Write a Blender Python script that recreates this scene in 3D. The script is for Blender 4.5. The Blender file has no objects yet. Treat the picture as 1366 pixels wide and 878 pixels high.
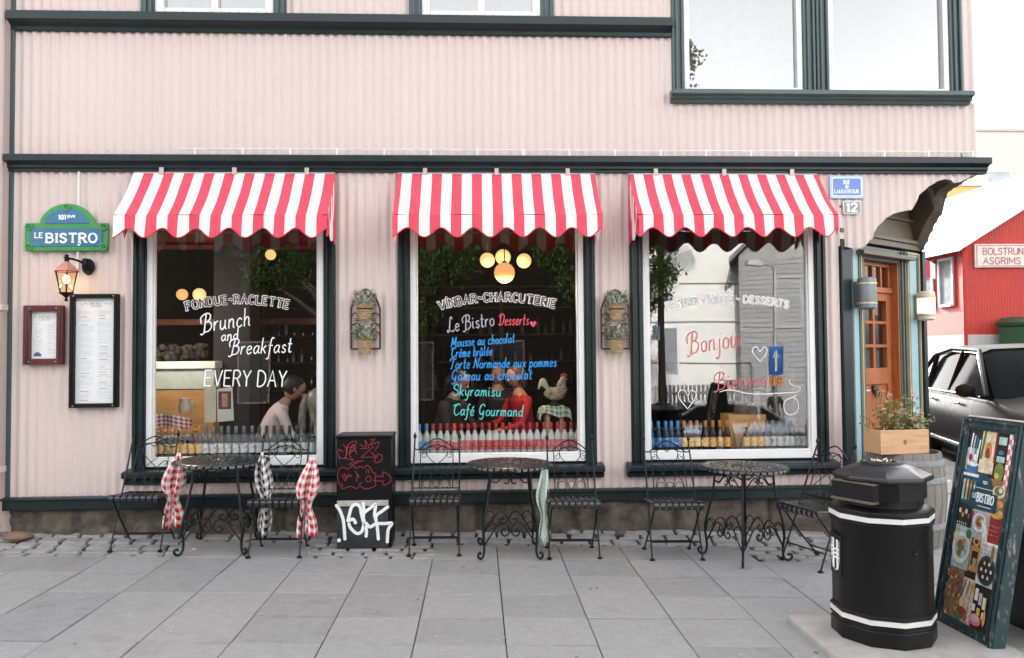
import bpy, bmesh, math, random
from mathutils import Vector, Matrix
random.seed(7)
R = math.radians
sc = bpy.context.scene
col = sc.collection

# ------------------------------------------------------------------ camera
F_PX, CX, CY = 1040.0, 683.0, 439.0
CAM = Vector((0, -6.93, 1.6))
_d = Vector(((637-CX)/F_PX, -(472-CY)/F_PX, -1)).normalized()
_x = Vector((1, 0.0078, 0)); _x = (_x - _d*_x.dot(_d)).normalized()
_z = _x.cross(_d)
ROT = Matrix((_x, _d, _z))                      # camera space -> world space
cam = bpy.data.cameras.new('camera'); camo = bpy.data.objects.new('camera', cam); col.objects.link(camo)
camo.matrix_world = Matrix.Translation(CAM) @ ROT.to_4x4()
cam.sensor_width = 36; cam.lens = F_PX/1366*36; cam.clip_end = 2000; cam.clip_start = .05
sc.camera = camo

# ------------------------------------------------------------------ light
SUN_EL, SUN_AZ = R(25.5), R(-13)                    # azimuth from +Y (behind the house) towards +X
w = bpy.data.worlds.new('World'); sc.world = w; w.use_nodes = True
nt = w.node_tree; nt.nodes.clear()
sky = nt.nodes.new('ShaderNodeTexSky'); sky.sky_type = 'NISHITA'; sky.sun_disc = False
sky.sun_elevation = SUN_EL; sky.sun_rotation = SUN_AZ
sky.air_density = 1.0; sky.dust_density = 4.0; sky.ozone_density = 1.0
hs = nt.nodes.new('ShaderNodeHueSaturation'); hs.inputs['Saturation'].default_value = .10
bg = nt.nodes.new('ShaderNodeBackground'); bg.inputs['Strength'].default_value = .15
wo = nt.nodes.new('ShaderNodeOutputWorld')
nt.links.new(sky.outputs[0], hs.inputs['Color']); nt.links.new(hs.outputs[0], bg.inputs[0]); nt.links.new(bg.outputs[0], wo.inputs[0])
sl = bpy.data.lights.new('sun', 'SUN'); sl.energy = 3.0; sl.angle = R(.6); sl.color = (1, .95, .87)
slo = bpy.data.objects.new('sun', sl); col.objects.link(slo)
sv = Vector((math.sin(SUN_AZ)*math.cos(SUN_EL), math.cos(SUN_AZ)*math.cos(SUN_EL), math.sin(SUN_EL)))
slo.rotation_euler = sv.to_track_quat('Z', 'Y').to_euler(); slo.location = sv*60
vs = sc.view_settings
sc.display_settings.display_device = 'sRGB'
vs.view_transform = 'Standard'; vs.look = 'None'; vs.gamma = 1; vs.exposure = 2.75; vs.use_curve_mapping = False
sc.render.engine = 'CYCLES'
sc.cycles.max_bounces = 8; sc.cycles.transparent_max_bounces = 12; sc.cycles.use_denoising = True
sc.cycles.sample_clamp_indirect = 6; sc.cycles.caustics_reflective = False; sc.cycles.caustics_refractive = False

# ------------------------------------------------------------------ helpers
def g(x, y=0):                                  # height of the ground: it falls gently to the right and away behind
    z = -.012*max(-12, min(12, x))
    z += .045*max(0, min(1, (y+.36)/.36))
    if y > 1: z += .08*min(y-1, 20)
    if y < -9: z -= .3*min(-9-y, 4)
    return z
def W(px, py, Y=0.0):                           # photograph pixel -> point on the plane at depth Y
    v = ROT @ Vector(((px-CX)/F_PX, -(py-CY)/F_PX, -1))
    return CAM + v*((Y-CAM.y)/v.y)
def lin(h):
    h = h.lstrip('#'); c = [int(h[i:i+2], 16)/255 for i in (0, 2, 4)]
    return tuple(((a+.055)/1.055)**2.4 if a > .04045 else a/12.92 for a in c)
def tag(o, label=None, cat=None, group=None, kind=None):
    if label: o['label'] = label
    if cat: o['category'] = cat
    if group: o['group'] = group
    if kind: o['kind'] = kind
    return o
def thing(name, label, cat, loc=(0, 0, 0), rz=0, group=None):
    o = bpy.data.objects.new(name, None); col.objects.link(o); o.empty_display_size = .1
    o.location = loc; o.rotation_euler = (0, 0, rz)
    return tag(o, label, cat, group)
def copy_tree(o, parent=None):
    c = o.copy(); col.objects.link(c); c.parent = parent
    for ch in o.children: copy_tree(ch, c)
    return c
def smooth_pts(pts, n=6, closed=False):         # Catmull-Rom
    P = [Vector(p) for p in pts]; out = []
    m = len(P)
    if m < 3: return P
    for i in range(m if closed else m-1):
        if closed: a, b, c, d = P[(i-1) % m], P[i], P[(i+1) % m], P[(i+2) % m]
        else: a, b, c, d = P[max(i-1, 0)], P[i], P[i+1], P[min(i+2, m-1)]
        for k in range(n):
            t = k/n
            out.append(.5*((2*b)+(c-a)*t+(2*a-5*b+4*c-d)*t*t+(3*b-a-3*c+d)*t**3))
    if not closed: out.append(P[-1])
    return out
class MB:
    def __init__(s): s.v = []; s.f = []; s.m = []; s.uv = {}
    def add(s, vs_, fs, mi=0, uv=None):
        b = len(s.v); s.v += [tuple(p) for p in vs_]
        for f in fs:
            if uv: s.uv[len(s.f)] = [uv[i] for i in f]
            s.f.append(tuple(i+b for i in f)); s.m.append(mi)
    def box(s, a, b, mi=0, M=None):
        x0, y0, z0 = a; x1, y1, z1 = b
        p = [Vector(q) for q in ((x0,y0,z0),(x1,y0,z0),(x1,y1,z0),(x0,y1,z0),(x0,y0,z1),(x1,y0,z1),(x1,y1,z1),(x0,y1,z1))]
        if M: p = [M @ q for q in p]
        s.add(p, [(0,3,2,1),(4,5,6,7),(0,1,5,4),(1,2,6,5),(2,3,7,6),(3,0,4,7)], mi); return s
    def tube(s, pts, r, n=7, mi=0, closed=False):
        P = [Vector(p) for p in pts]; m = len(P)
        rr = r if isinstance(r, (list, tuple)) else [r]*m
        T = []
        for i in range(m):
            a = P[i-1] if (i > 0 or closed) else P[i]; b = P[(i+1) % m] if (i < m-1 or closed) else P[i]
            t = (b-a); T.append(t.normalized() if t.length > 1e-9 else Vector((0, 0, 1)))
        u = T[0].orthogonal().normalized(); vv = []
        for i in range(m):
            u = (u - T[i]*u.dot(T[i])); u = u.normalized() if u.length > 1e-6 else T[i].orthogonal().normalized()
            w_ = T[i].cross(u)
            for k in range(n):
                a = 2*math.pi*k/n; vv.append(P[i]+(u*math.cos(a)+w_*math.sin(a))*rr[i])
        fs = []
        for i in range(m if closed else m-1):
            j = (i+1) % m
            for k in range(n): fs.append((i*n+k, i*n+(k+1) % n, j*n+(k+1) % n, j*n+k))
        if not closed: fs += [tuple(range(n-1, -1, -1)), tuple((m-1)*n+k for k in range(n))]
        s.add(vv, fs, mi); return s
    def lathe(s, prof, n=24, c=(0, 0, 0), mi=0, rot=0, M=None):
        vv = []; fs = []; m = len(prof)
        for r_, z in prof:
            for k in range(n):
                a = 2*math.pi*k/n+rot; q = Vector((r_*math.cos(a), r_*math.sin(a), z))
                vv.append((M @ q if M else q)+Vector(c))
        for i in range(m-1):
            for k in range(n): fs.append((i*n+k, i*n+(k+1) % n, (i+1)*n+(k+1) % n, (i+1)*n+k))
        if prof[0][0] > 1e-5: fs.append(tuple(range(n-1, -1, -1)))
        if prof[-1][0] > 1e-5: fs.append(tuple((m-1)*n+k for k in range(n)))
        s.add(vv, fs, mi); return s
    def ball(s, c, r, mi=0, n=12, sc_=(1, 1, 1)):
        prof = [(max(1e-6, math.sin(math.pi*i/8))*r, -math.cos(math.pi*i/8)*r) for i in range(9)]
        return s.lathe(prof, n, c, mi, M=Matrix.Diagonal(Vector(sc_)))
    def prism(s, poly, y0, y1, mi=0, M=None):    # polygon in x,z pulled from y0 to y1
        n = len(poly); p = [Vector((x, y0, z)) for x, z in poly]+[Vector((x, y1, z)) for x, z in poly]
        if M: p = [M @ q for q in p]
        s.add(p, [tuple(range(n)), tuple(range(2*n-1, n-1, -1))]+[(i, i+n, (i+1) % n+n, (i+1) % n) for i in range(n)], mi); return s
    def grid(s, fn, nu, nv, mi=0, mfn=None):     # fn(u,v) -> point
        b = len(s.v); vv = [fn(i/nu, j/nv) for j in range(nv+1) for i in range(nu+1)]
        s.v += [tuple(p) for p in vv]
        for j in range(nv):
            for i in range(nu):
                q = [j*(nu+1)+i, j*(nu+1)+i+1, (j+1)*(nu+1)+i+1, (j+1)*(nu+1)+i]
                s.uv[len(s.f)] = [((k % (nu+1))/nu, (k//(nu+1))/nv) for k in q]
                s.f.append(tuple(k+b for k in q)); s.m.append(mfn(i, j) if mfn else mi)
        return s
    def ribbon(s, pts, wd, y, mi=0, closed=False):   # flat paint stroke in the x,z plane facing -y
        P = [Vector((p[0], p[1])) for p in pts]; m = len(P)
        if m < 2: return s
        L = []; Rr = []
        for i in range(m):
            a = (P[i]-P[i-1]) if i > 0 else None; b = (P[i+1]-P[i]) if i < m-1 else None
            if a is None or a.length < 1e-9: a = b
            if b is None or b.length < 1e-9: b = a
            if a is None: return s
            a = a.normalized(); b = b.normalized(); t = a+b
            if t.length < .2: nrm = Vector((-a.y, a.x)); k = 1
            else:
                t.normalize(); nrm = Vector((-t.y, t.x)); k = min(1.8, 1/max(.3, nrm.dot(Vector((-a.y, a.x)))))
            L.append(P[i]+nrm*wd/2*k); Rr.append(P[i]-nrm*wd/2*k)
        t0 = (P[0]-P[1]).normalized()*wd*.35; t1 = (P[-1]-P[-2]).normalized()*wd*.35
        vv = [(q.x, y, q.y) for q in L]+[(q.x, y, q.y) for q in Rr]
        vv += [((P[0]+t0).x, y, (P[0]+t0).y), ((P[-1]+t1).x, y, (P[-1]+t1).y)]
        fs = [(i, m+i, m+i+1, i+1) for i in range(m-1)]+[(0, 2*m, m), (m-1, 2*m-1, 2*m+1)]
        s.add(vv, fs, mi); return s
    def build(s, name, mats, parent=None, loc=None, rot=None, smooth=True, ang=35, bevel=0, recalc=True):
        me = bpy.data.meshes.new(name); me.from_pydata(s.v, [], s.f)
        for m_ in (mats if isinstance(mats, (list, tuple)) else [mats]): me.materials.append(m_)
        for i, p in enumerate(me.polygons): p.material_index = s.m[i]
        if s.uv:
            ul = me.uv_layers.new(name='UVMap')
            for fi, us in s.uv.items():
                for li, uu in zip(me.polygons[fi].loop_indices, us): ul.data[li].uv = uu
        if recalc:
            bm = bmesh.new(); bm.from_mesh(me); bmesh.ops.recalc_face_normals(bm, faces=bm.faces); bm.to_mesh(me); bm.free()
        if smooth:
            for p in me.polygons: p.use_smooth = True
            me.set_sharp_from_angle(angle=R(ang))
        o = bpy.data.objects.new(name, me); col.objects.link(o)
        if parent is not None: o.parent = parent
        if loc is not None: o.location = loc
        if rot is not None: o.rotation_euler = rot
        if bevel:
            b = o.modifiers.new('bevel', 'BEVEL'); b.width = bevel; b.segments = 2; b.limit_method = 'ANGLE'; b.angle_limit = R(40)
        return o

# ------------------------------------------------------------------ materials
def nodes(name):
    m = bpy.data.materials.new(name); m.use_nodes = True; n = m.node_tree; b = n.nodes['Principled BSDF']; return m, n, b
def M(name, rgb, rough=.6, metal=0, var=.12, scale=9, bump=0, bscale=60, spec=.5, stretch=None, dirt=None, coat=0, trans=0, grain=0, ior=0):
    m, n, b = nodes(name); N = n.nodes.new; K = n.links.new
    tc = N('ShaderNodeTexCoord'); src = tc.outputs['Object']
    if stretch:
        mp = N('ShaderNodeMapping'); mp.inputs['Scale'].default_value = stretch; K(src, mp.inputs[0]); src = mp.outputs[0]
    no = N('ShaderNodeTexNoise'); no.inputs['Scale'].default_value = scale; no.inputs['Detail'].default_value = 6; no.inputs['Roughness'].default_value = .62
    K(src, no.inputs['Vector'])
    mr = N('ShaderNodeMapRange'); mr.inputs[1].default_value = .3; mr.inputs[2].default_value = .7; K(no.outputs[0], mr.inputs[0])
    mx = N('ShaderNodeMix'); mx.data_type = 'RGBA'; K(mr.outputs[0], mx.inputs[0])
    mx.inputs[6].default_value = (*[c*(1-var) for c in rgb], 1); mx.inputs[7].default_value = (*[min(1, c*(1+var)) for c in rgb], 1)
    out = mx.outputs[2]
    if grain:                                    # fine aggregate speckle
        n3 = N('ShaderNodeTexNoise'); n3.inputs['Scale'].default_value = 170; n3.inputs['Detail'].default_value = 3; K(src, n3.inputs['Vector'])
        r3 = N('ShaderNodeMapRange'); r3.inputs[1].default_value = .35; r3.inputs[2].default_value = .65; r3.inputs[3].default_value = 1-grain; r3.inputs[4].default_value = 1+grain; K(n3.outputs[0], r3.inputs[0])
        v3 = N('ShaderNodeVectorMath'); v3.operation = 'SCALE'; K(out, v3.inputs[0]); K(r3.outputs[0], v3.inputs['Scale']); out = v3.outputs[0]
    if dirt:                                     # (rgb, amount, scale): patches of wear with a shape of their own
        n2 = N('ShaderNodeTexNoise'); n2.inputs['Scale'].default_value = dirt[2]; n2.inputs['Detail'].default_value = 8; n2.inputs['Roughness'].default_value = .7
        K(src, n2.inputs['Vector'])
        r2 = N('ShaderNodeMapRange'); r2.inputs[1].default_value = 1-dirt[1]-.06; r2.inputs[2].default_value = 1-dirt[1]+.06; K(n2.outputs[0], r2.inputs[0])
        m2 = N('ShaderNodeMix'); m2.data_type = 'RGBA'; K(r2.outputs[0], m2.inputs[0]); K(out, m2.inputs[6]); m2.inputs[7].default_value = (*dirt[0], 1); out = m2.outputs[2]
    K(out, b.inputs['Base Color'])
    rr = N('ShaderNodeMapRange'); rr.inputs[3].default_value = max(.03, rough-.1); rr.inputs[4].default_value = min(1, rough+.1); K(no.outputs[0], rr.inputs[0]); K(rr.outputs[0], b.inputs['Roughness'])
    b.inputs['Metallic'].default_value = metal; b.inputs['Specular IOR Level'].default_value = spec
    if ior: b.inputs['IOR'].default_value = ior
    if coat: b.inputs['Coat Weight'].default_value = coat; b.inputs['Coat Roughness'].default_value = .05
    if bump:
        nb = N('ShaderNodeTexNoise'); nb.inputs['Scale'].default_value = bscale; nb.inputs['Detail'].default_value = 5; K(src, nb.inputs['Vector'])
        bp = N('ShaderNodeBump'); bp.inputs['Strength'].default_value = bump; bp.inputs['Distance'].default_value = .01; K(nb.outputs[0], bp.inputs['Height']); K(bp.outputs[0], b.inputs['Normal'])
    if trans:
        tr = N('ShaderNodeBsdfTranslucent'); K(out, tr.inputs[0]); ms = N('ShaderNodeMixShader'); ms.inputs[0].default_value = trans
        K(b.outputs[0], ms.inputs[1]); K(tr.outputs[0], ms.inputs[2]); K(ms.outputs[0], n.nodes['Material Output'].inputs[0])
    return m
def glow(name, rgb, s):
    m, n, b = nodes(name); b.inputs['Base Color'].default_value = (*rgb, 1); b.inputs['Emission Color'].default_value = (*rgb, 1); b.inputs['Emission Strength'].default_value = s; return m
def glass(name, base=.06, mul=1.5, tint=(1, 1, 1), rough=0.0):
    m, n, b = nodes(name); n.nodes.remove(b); N = n.nodes.new; K = n.links.new
    fr = N('ShaderNodeFresnel'); gi = N('ShaderNodeNewGeometry'); io = N('ShaderNodeMapRange'); io.inputs[3].default_value = 1.5; io.inputs[4].default_value = 1/1.5; K(gi.outputs['Backfacing'], io.inputs[0]); K(io.outputs[0], fr.inputs[0])   # thin sheet: same both ways
    ma = N('ShaderNodeMath'); ma.operation = 'MULTIPLY_ADD'; ma.use_clamp = True; ma.inputs[1].default_value = mul; ma.inputs[2].default_value = base; K(fr.outputs[0], ma.inputs[0])
    t = N('ShaderNodeBsdfTransparent'); t.inputs[0].default_value = (*tint, 1); gl = N('ShaderNodeBsdfGlossy'); gl.inputs['Roughness'].default_value = rough
    tc = N('ShaderNodeTexCoord'); no = N('ShaderNodeTexNoise'); no.inputs['Scale'].default_value = 1.3; no.inputs['Detail'].default_value = 1; K(tc.outputs['Object'], no.inputs['Vector'])
    bp = N('ShaderNodeBump'); bp.inputs['Strength'].default_value = .02; bp.inputs['Distance'].default_value = .05; K(no.outputs[0], bp.inputs['Height']); K(bp.outputs[0], gl.inputs['Normal'])
    ms = N('ShaderNodeMixShader'); K(ma.outputs[0], ms.inputs[0]); K(t.outputs[0], ms.inputs[1]); K(gl.outputs[0], ms.inputs[2]); K(ms.outputs[0], n.nodes['Material Output'].inputs[0])
    return m
def gingham(name, c, nu, nv, white=(.82, .80, .76)):
    m, n, b = nodes(name); N = n.nodes.new; K = n.links.new
    tc = N('ShaderNodeTexCoord'); sp = N('ShaderNodeSeparateXYZ'); K(tc.outputs['UV'], sp.inputs[0]); tot = None
    for ax, k in ((0, nu), (1, nv)):
        a = N('ShaderNodeMath'); a.operation = 'MULTIPLY'; a.inputs[1].default_value = k; K(sp.outputs[ax], a.inputs[0])
        f = N('ShaderNodeMath'); f.operation = 'FRACT'; K(a.outputs[0], f.inputs[0])
        h = N('ShaderNodeMath'); h.operation = 'GREATER_THAN'; h.inputs[1].default_value = .5; K(f.outputs[0], h.inputs[0])
        q = N('ShaderNodeMath'); q.operation = 'MULTIPLY'; q.inputs[1].default_value = .5; K(h.outputs[0], q.inputs[0])
        if tot is None: tot = q.outputs[0]
        else:
            ad = N('ShaderNodeMath'); ad.operation = 'ADD'; K(tot, ad.inputs[0]); K(q.outputs[0], ad.inputs[1]); tot = ad.outputs[0]
    mx = N('ShaderNodeMix'); mx.data_type = 'RGBA'; K(tot, mx.inputs[0]); mx.inputs[6].default_value = (*white, 1); mx.inputs[7].default_value = (*c, 1)
    K(mx.outputs[2], b.inputs['Base Color']); b.inputs['Roughness'].default_value = .9; b.inputs['Specular IOR Level'].default_value = .1
    return m
def foliage(name, a, b_):
    m, n, b = nodes(name); N = n.nodes.new; K = n.links.new
    gi = N('ShaderNodeNewGeometry'); mx = N('ShaderNodeMix'); mx.data_type = 'RGBA'; K(gi.outputs['Random Per Island'], mx.inputs[0])
    mx.inputs[6].default_value = (*a, 1); mx.inputs[7].default_value = (*b_, 1); K(mx.outputs[2], b.inputs['Base Color']); b.inputs['Roughness'].default_value = .55
    tr = N('ShaderNodeBsdfTranslucent'); K(mx.outputs[2], tr.inputs[0]); ms = N('ShaderNodeMixShader'); ms.inputs[0].default_value = .3
    K(b.outputs[0], ms.inputs[1]); K(tr.outputs[0], ms.inputs[2]); K(ms.outputs[0], n.nodes['Material Output'].inputs[0]); return m

PINK = M('pink_corrugated_paint', (.63, .518, .484), .5, var=.045, scale=1.6, dirt=((.55, .435, .40), .30, 5), stretch=(1, 1, .25))
GREEN = M('dark_green_gloss_paint', (.0085, .019, .020), .34, var=.3, scale=5, bump=.08, bscale=40, spec=.35)
GREEN2 = M('grey_green_paint', (.045, .075, .075), .35, var=.2, scale=6, bump=.05)
WHITE = M('white_frame_paint', (.78, .78, .77), .4, var=.04, scale=6)
STONE = M('rough_basalt_base', (.108, .09, .07), .9, var=.55, scale=7, bump=.9, bscale=22, dirt=((.04, .035, .03), .4, 3))
SLAB = M('concrete_paving', (.268, .265, .263), .85, var=.10, scale=16, bump=.25, bscale=140, grain=.13, dirt=((.226, .222, .217), .38, 2.6))
SLAB2 = M('concrete_paving_dull', (.238, .236, .235), .85, var=.12, scale=14, bump=.25, bscale=140, grain=.13, dirt=((.20, .195, .188), .38, 3.1))
JOINT = M('joint_dirt', (.07, .062, .052), .95, var=.4, scale=20)
SETT = M('stone_setts', (.275, .27, .265), .8, var=.22, scale=9, grain=.1, bump=.5, bscale=50)
ASPH = M('asphalt', (.05, .05, .052), .9, var=.2, scale=30, bump=.3)
IRON = M('black_wrought_iron', (.006, .007, .008), .42, var=.3, scale=20, spec=.3)
IRONB = M('blackened_iron_slats', (.008, .010, .012), .26, var=.3, scale=15, spec=.9)
BLACK = M('black_enamel', (.0045, .0045, .005), .42, var=.3, scale=9, spec=.22, bump=.05, bscale=30)
BLACKP = M('black_bin_plastic', (.0055, .0055, .006), .4, var=.3, scale=6, spec=.3, bump=.06, bscale=50, dirt=((.035, .033, .030), .24, 13))
CLOTHW = M('awning_white_canvas', (.86, .86, .85), .85, var=.03, scale=30, spec=.1, trans=.07, bump=.35, bscale=11, dirt=((.74, .73, .70), .36, 4))
CLOTHR = M('awning_red_canvas', (.74, .085, .13), .85, var=.10, scale=5, spec=.1, trans=.07, bump=.35, bscale=11)
REDEDGE = M('red_edging_tape', (.6, .03, .04), .7)
SHOPGLASS = glass('shop_window_glass', .08, 1.2)
UPGLASS = glass('upper_window_glass', .24, 1.2)
DOORGLASS = glass('door_glass', .05, 1.5)
CLEAR = glass('clear_glass', .0, .8)
LETW = M('white_glass_paint', (.85, .86, .86), .7, var=.08, scale=40)
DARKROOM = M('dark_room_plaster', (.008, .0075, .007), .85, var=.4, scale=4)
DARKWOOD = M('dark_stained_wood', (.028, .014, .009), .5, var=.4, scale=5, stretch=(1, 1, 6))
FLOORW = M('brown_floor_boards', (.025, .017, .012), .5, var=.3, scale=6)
WOOD = M('orange_door_wood', (.37, .11, .036), .38, var=.25, scale=4, stretch=(9, 9, 1))
PINE = M('pale_pine_wood', (.55, .33, .18), .6, var=.18, scale=5, stretch=(1, 6, 8))
OLDWOOD = M('weathered_grey_oak', (.20, .185, .165), .85, var=.35, scale=6, spec=.15, stretch=(1, 1, .3), bump=.3)
BOXWOOD = M('tan_plywood', (.52, .29, .11), .55, var=.2, scale=4, stretch=(1, 1, 5))
BLUEP = M('pale_blue_paint', (.33, .47, .50), .45, var=.06)
GOLD = M('ochre_gold_edge', (.55, .40, .19), .5)
BROWNP = M('olive_brown_paint', (.15, .12, .085), .45, var=.15)
GALV = M('galvanised_steel', (.55, .56, .57), .4, metal=.7, var=.15)
COPPER = M('coppered_lantern_roof', (.62, .30, .20), .4, metal=.5, var=.25)
WARM = glow('warm_globe_glow', (1.0, .60, .24), .16)
WARM2 = glow('orange_globe_glow', (1.0, .46, .17), .14)
BULB = glow('lantern_bulb', (1.0, .80, .5), .9)
LAMPW = glow('sconce_glow', (1.0, .84, .60), .17)
PAPER = M('printed_paper', (.82, .83, .83), .8, var=.03)
INK = M('grey_print_ink', (.5, .51, .52), .9)
INKR = M('red_print_ink', (.6, .25, .2), .9)
MAROON = M('maroon_frame_paint', (.085, .012, .014), .35, var=.2)
SIGNG = M('green_enamel', (.055, .27, .075), .3, var=.12)
SIGNB = M('blue_enamel', (.05, .17, .30), .3, var=.10, scale=30)
PLAQB = M('street_plate_blue', (.11, .19, .55), .3, var=.08)
PLAQG = M('number_plate_grey', (.22, .26, .28), .4)
LEAF1 = foliage('shrub_leaves', (.05, .10, .03), (.20, .22, .08))
LEAF2 = foliage('grey_green_leaves', (.09, .14, .05), (.85, .86, .74))
LEAF3 = foliage('tree_leaves', (.02, .045, .010), (.065, .10, .02))
FLOWER = foliage('pink_flowers', (.75, .16, .25), (.8, .4, .42))
WICKER = M('woven_wicker', (.36, .25, .14), .8, var=.75, scale=75, stretch=(1, 1, 2.2), bump=1.0, bscale=80)
RUST = M('rusty_bronze_iron', (.06, .032, .018), .5, var=.4, scale=20)
BARK = M('tree_bark', (.03, .024, .018), .9, var=.4, scale=6, bump=.6)

# ------------------------------------------------------------------ lettering: a single-stroke alphabet
GL = {}
def _gl(s):
    for line in s.strip().splitlines():
        k, wd, st = line.split(' ', 2); GL[k] = (float(wd), st)
_gl('''A .7 0,0 .35,1 .7,0|.13,.38 .57,.38
B .6 0,0 0,1|~0,1 .34,1 .52,.78 .34,.54 0,.54|~0,.54 .4,.54 .6,.28 .4,0 0,0
C .64 ~.62,.8 .46,.97 .25,.98 .06,.77 0,.5 .06,.23 .25,.02 .46,.03 .64,.2
D .66 0,0 0,1|~0,1 .3,1 .58,.8 .66,.5 .58,.2 .3,0 0,0
E .56 0,0 0,1|0,1 .55,1|0,.52 .44,.52|0,0 .57,0
F .52 0,0 0,1|0,1 .54,1|0,.52 .42,.52
G .66 ~.62,.8 .46,.97 .25,.98 .06,.77 0,.5 .06,.23 .25,.02 .46,.03 .64,.2|.64,.2 .64,.45|.4,.45 .68,.45
H .62 0,0 0,1|.62,0 .62,1|0,.52 .62,.52
I .1 .05,0 .05,1
J .4 ~.36,1 .36,.25 .25,.02 .08,.02 0,.16
K .58 0,0 0,1|.55,1 0,.42|.2,.58 .58,0
L .52 0,1 0,0|0,0 .54,0
M .8 0,0 0,1|0,1 .4,.25|.4,.25 .8,1|.8,1 .8,0
N .62 0,0 0,1|0,1 .62,0|.62,0 .62,1
O .7 ~.35,1 .12,.9 0,.5 .12,.1 .35,0 .58,.1 .7,.5 .58,.9 .35,1
P .56 0,0 0,1|~0,1 .38,1 .56,.77 .38,.5 0,.5
R .6 0,0 0,1|~0,1 .38,1 .56,.77 .38,.52 0,.52|.27,.52 .6,0
S .54 ~.52,.82 .4,.97 .18,.97 .03,.8 .1,.61 .42,.44 .53,.24 .38,.03 .16,.02 0,.18
T .66 0,1 .66,1|.33,1 .33,0
U .64 ~0,1 0,.35 .1,.07 .32,0 .54,.07 .64,.35 .64,1
V .68 0,1 .34,0|.34,0 .68,1
X .6 0,1 .6,0|.6,1 0,0
Y .64 0,1 .32,.5|.32,.5 .64,1|.32,.5 .32,0
0 .6 ~.3,1 .1,.88 0,.5 .1,.12 .3,0 .5,.12 .6,.5 .5,.88 .3,1
1 .35 .02,.8 .22,1|.22,1 .22,0
2 .56 ~0,.76 .1,.95 .3,1 .5,.88 .5,.66 .3,.38 0,0|0,0 .56,0
- .4 ~0,.46 .12,.56 .28,.46 .4,.56
a .45 ~.4,.42 .25,.5 .08,.42 0,.22 .08,.03 .2,.02 .38,.22|~.4,.48 .38,.12 .5,.02
b .42 0,1 0,.05|~0,.35 .15,.5 .34,.42 .4,.22 .3,.03 .12,0 0,.12
c .38 ~.36,.4 .22,.5 .06,.4 0,.22 .08,.03 .22,0 .38,.1
d .45 ~.38,.38 .22,.5 .06,.4 0,.2 .1,.02 .24,.04 .38,.2|~.4,1 .4,.5 .4,.12 .48,0
e .38 ~0,.25 .2,.27 .36,.34 .3,.47 .16,.5 .03,.38 0,.2 .1,.02 .24,0 .38,.1
f .3 ~.36,.93 .24,1 .14,.85 .12,.5 .1,-.2 .03,-.38 -.1,-.34|-.02,.5 .3,.5
g .44 ~.4,.42 .25,.5 .08,.42 0,.22 .08,.03 .2,.02 .38,.22|~.4,.48 .4,-.2 .3,-.4 .1,-.38 0,-.28
h .42 0,1 0,0|~0,.3 .16,.5 .3,.46 .34,.3 .34,.08 .42,0
i .14 ~0,.5 0,.12 .1,0|0,.68 .02,.74
j .2 ~.14,.5 .14,-.2 .02,-.4 -.14,-.36|.14,.68 .16,.74
k .38 0,1 0,0|.34,.5 .02,.22|.12,.3 .36,0
l .14 ~0,1 0,.5 0,.12 .1,0
m .62 0,.5 0,0|~0,.3 .14,.5 .24,.44 .26,.3 .26,0|~.26,.3 .4,.5 .5,.44 .52,.3 .52,.08 .6,0
n .42 0,.5 0,0|~0,.3 .16,.5 .3,.46 .34,.3 .34,.08 .42,0
o .4 ~.2,.5 .05,.42 0,.25 .05,.06 .2,0 .35,.06 .4,.25 .35,.42 .2,.5
p .42 0,.5 0,-.42|~0,.35 .15,.5 .34,.42 .4,.22 .3,.03 .12,0 0,.12
r .28 0,.5 0,0|~0,.26 .12,.45 .27,.5
s .32 ~.3,.42 .16,.5 .04,.4 .1,.28 .26,.2 .3,.08 .16,0 0,.08
t .28 ~.1,.9 .1,.5 .1,.1 .2,0 .28,.06|-.05,.56 .27,.56
u .46 ~0,.5 0,.14 .1,0 .24,.04 .36,.22|~.36,.5 .36,.12 .46,0
v .34 0,.5 .16,0|.16,0 .32,.5
x .36 0,.5 .34,0|.34,.5 0,0
y .38 ~0,.5 .02,.2 .14,.05 .32,.18|~.36,.5 .3,-.1 .18,-.38 0,-.34''')
def _al(new, base, st): GL[new] = (GL[base][0], GL[base][1]+'|'+st)
_al('é', 'e', '.14,.62 .3,.82'); _al('è', 'e', '.3,.62 .14,.82'); _al('û', 'u', '.04,.62 .18,.8|.18,.8 .32,.62'); _al('Í', 'I', '.05,1.1 .2,1.3'); _al('É', 'E', '.2,1.1 .36,1.28')
GL['Á'] = (.7, GL['A'][1]+'|.33,1.1 .5,1.28')
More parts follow.
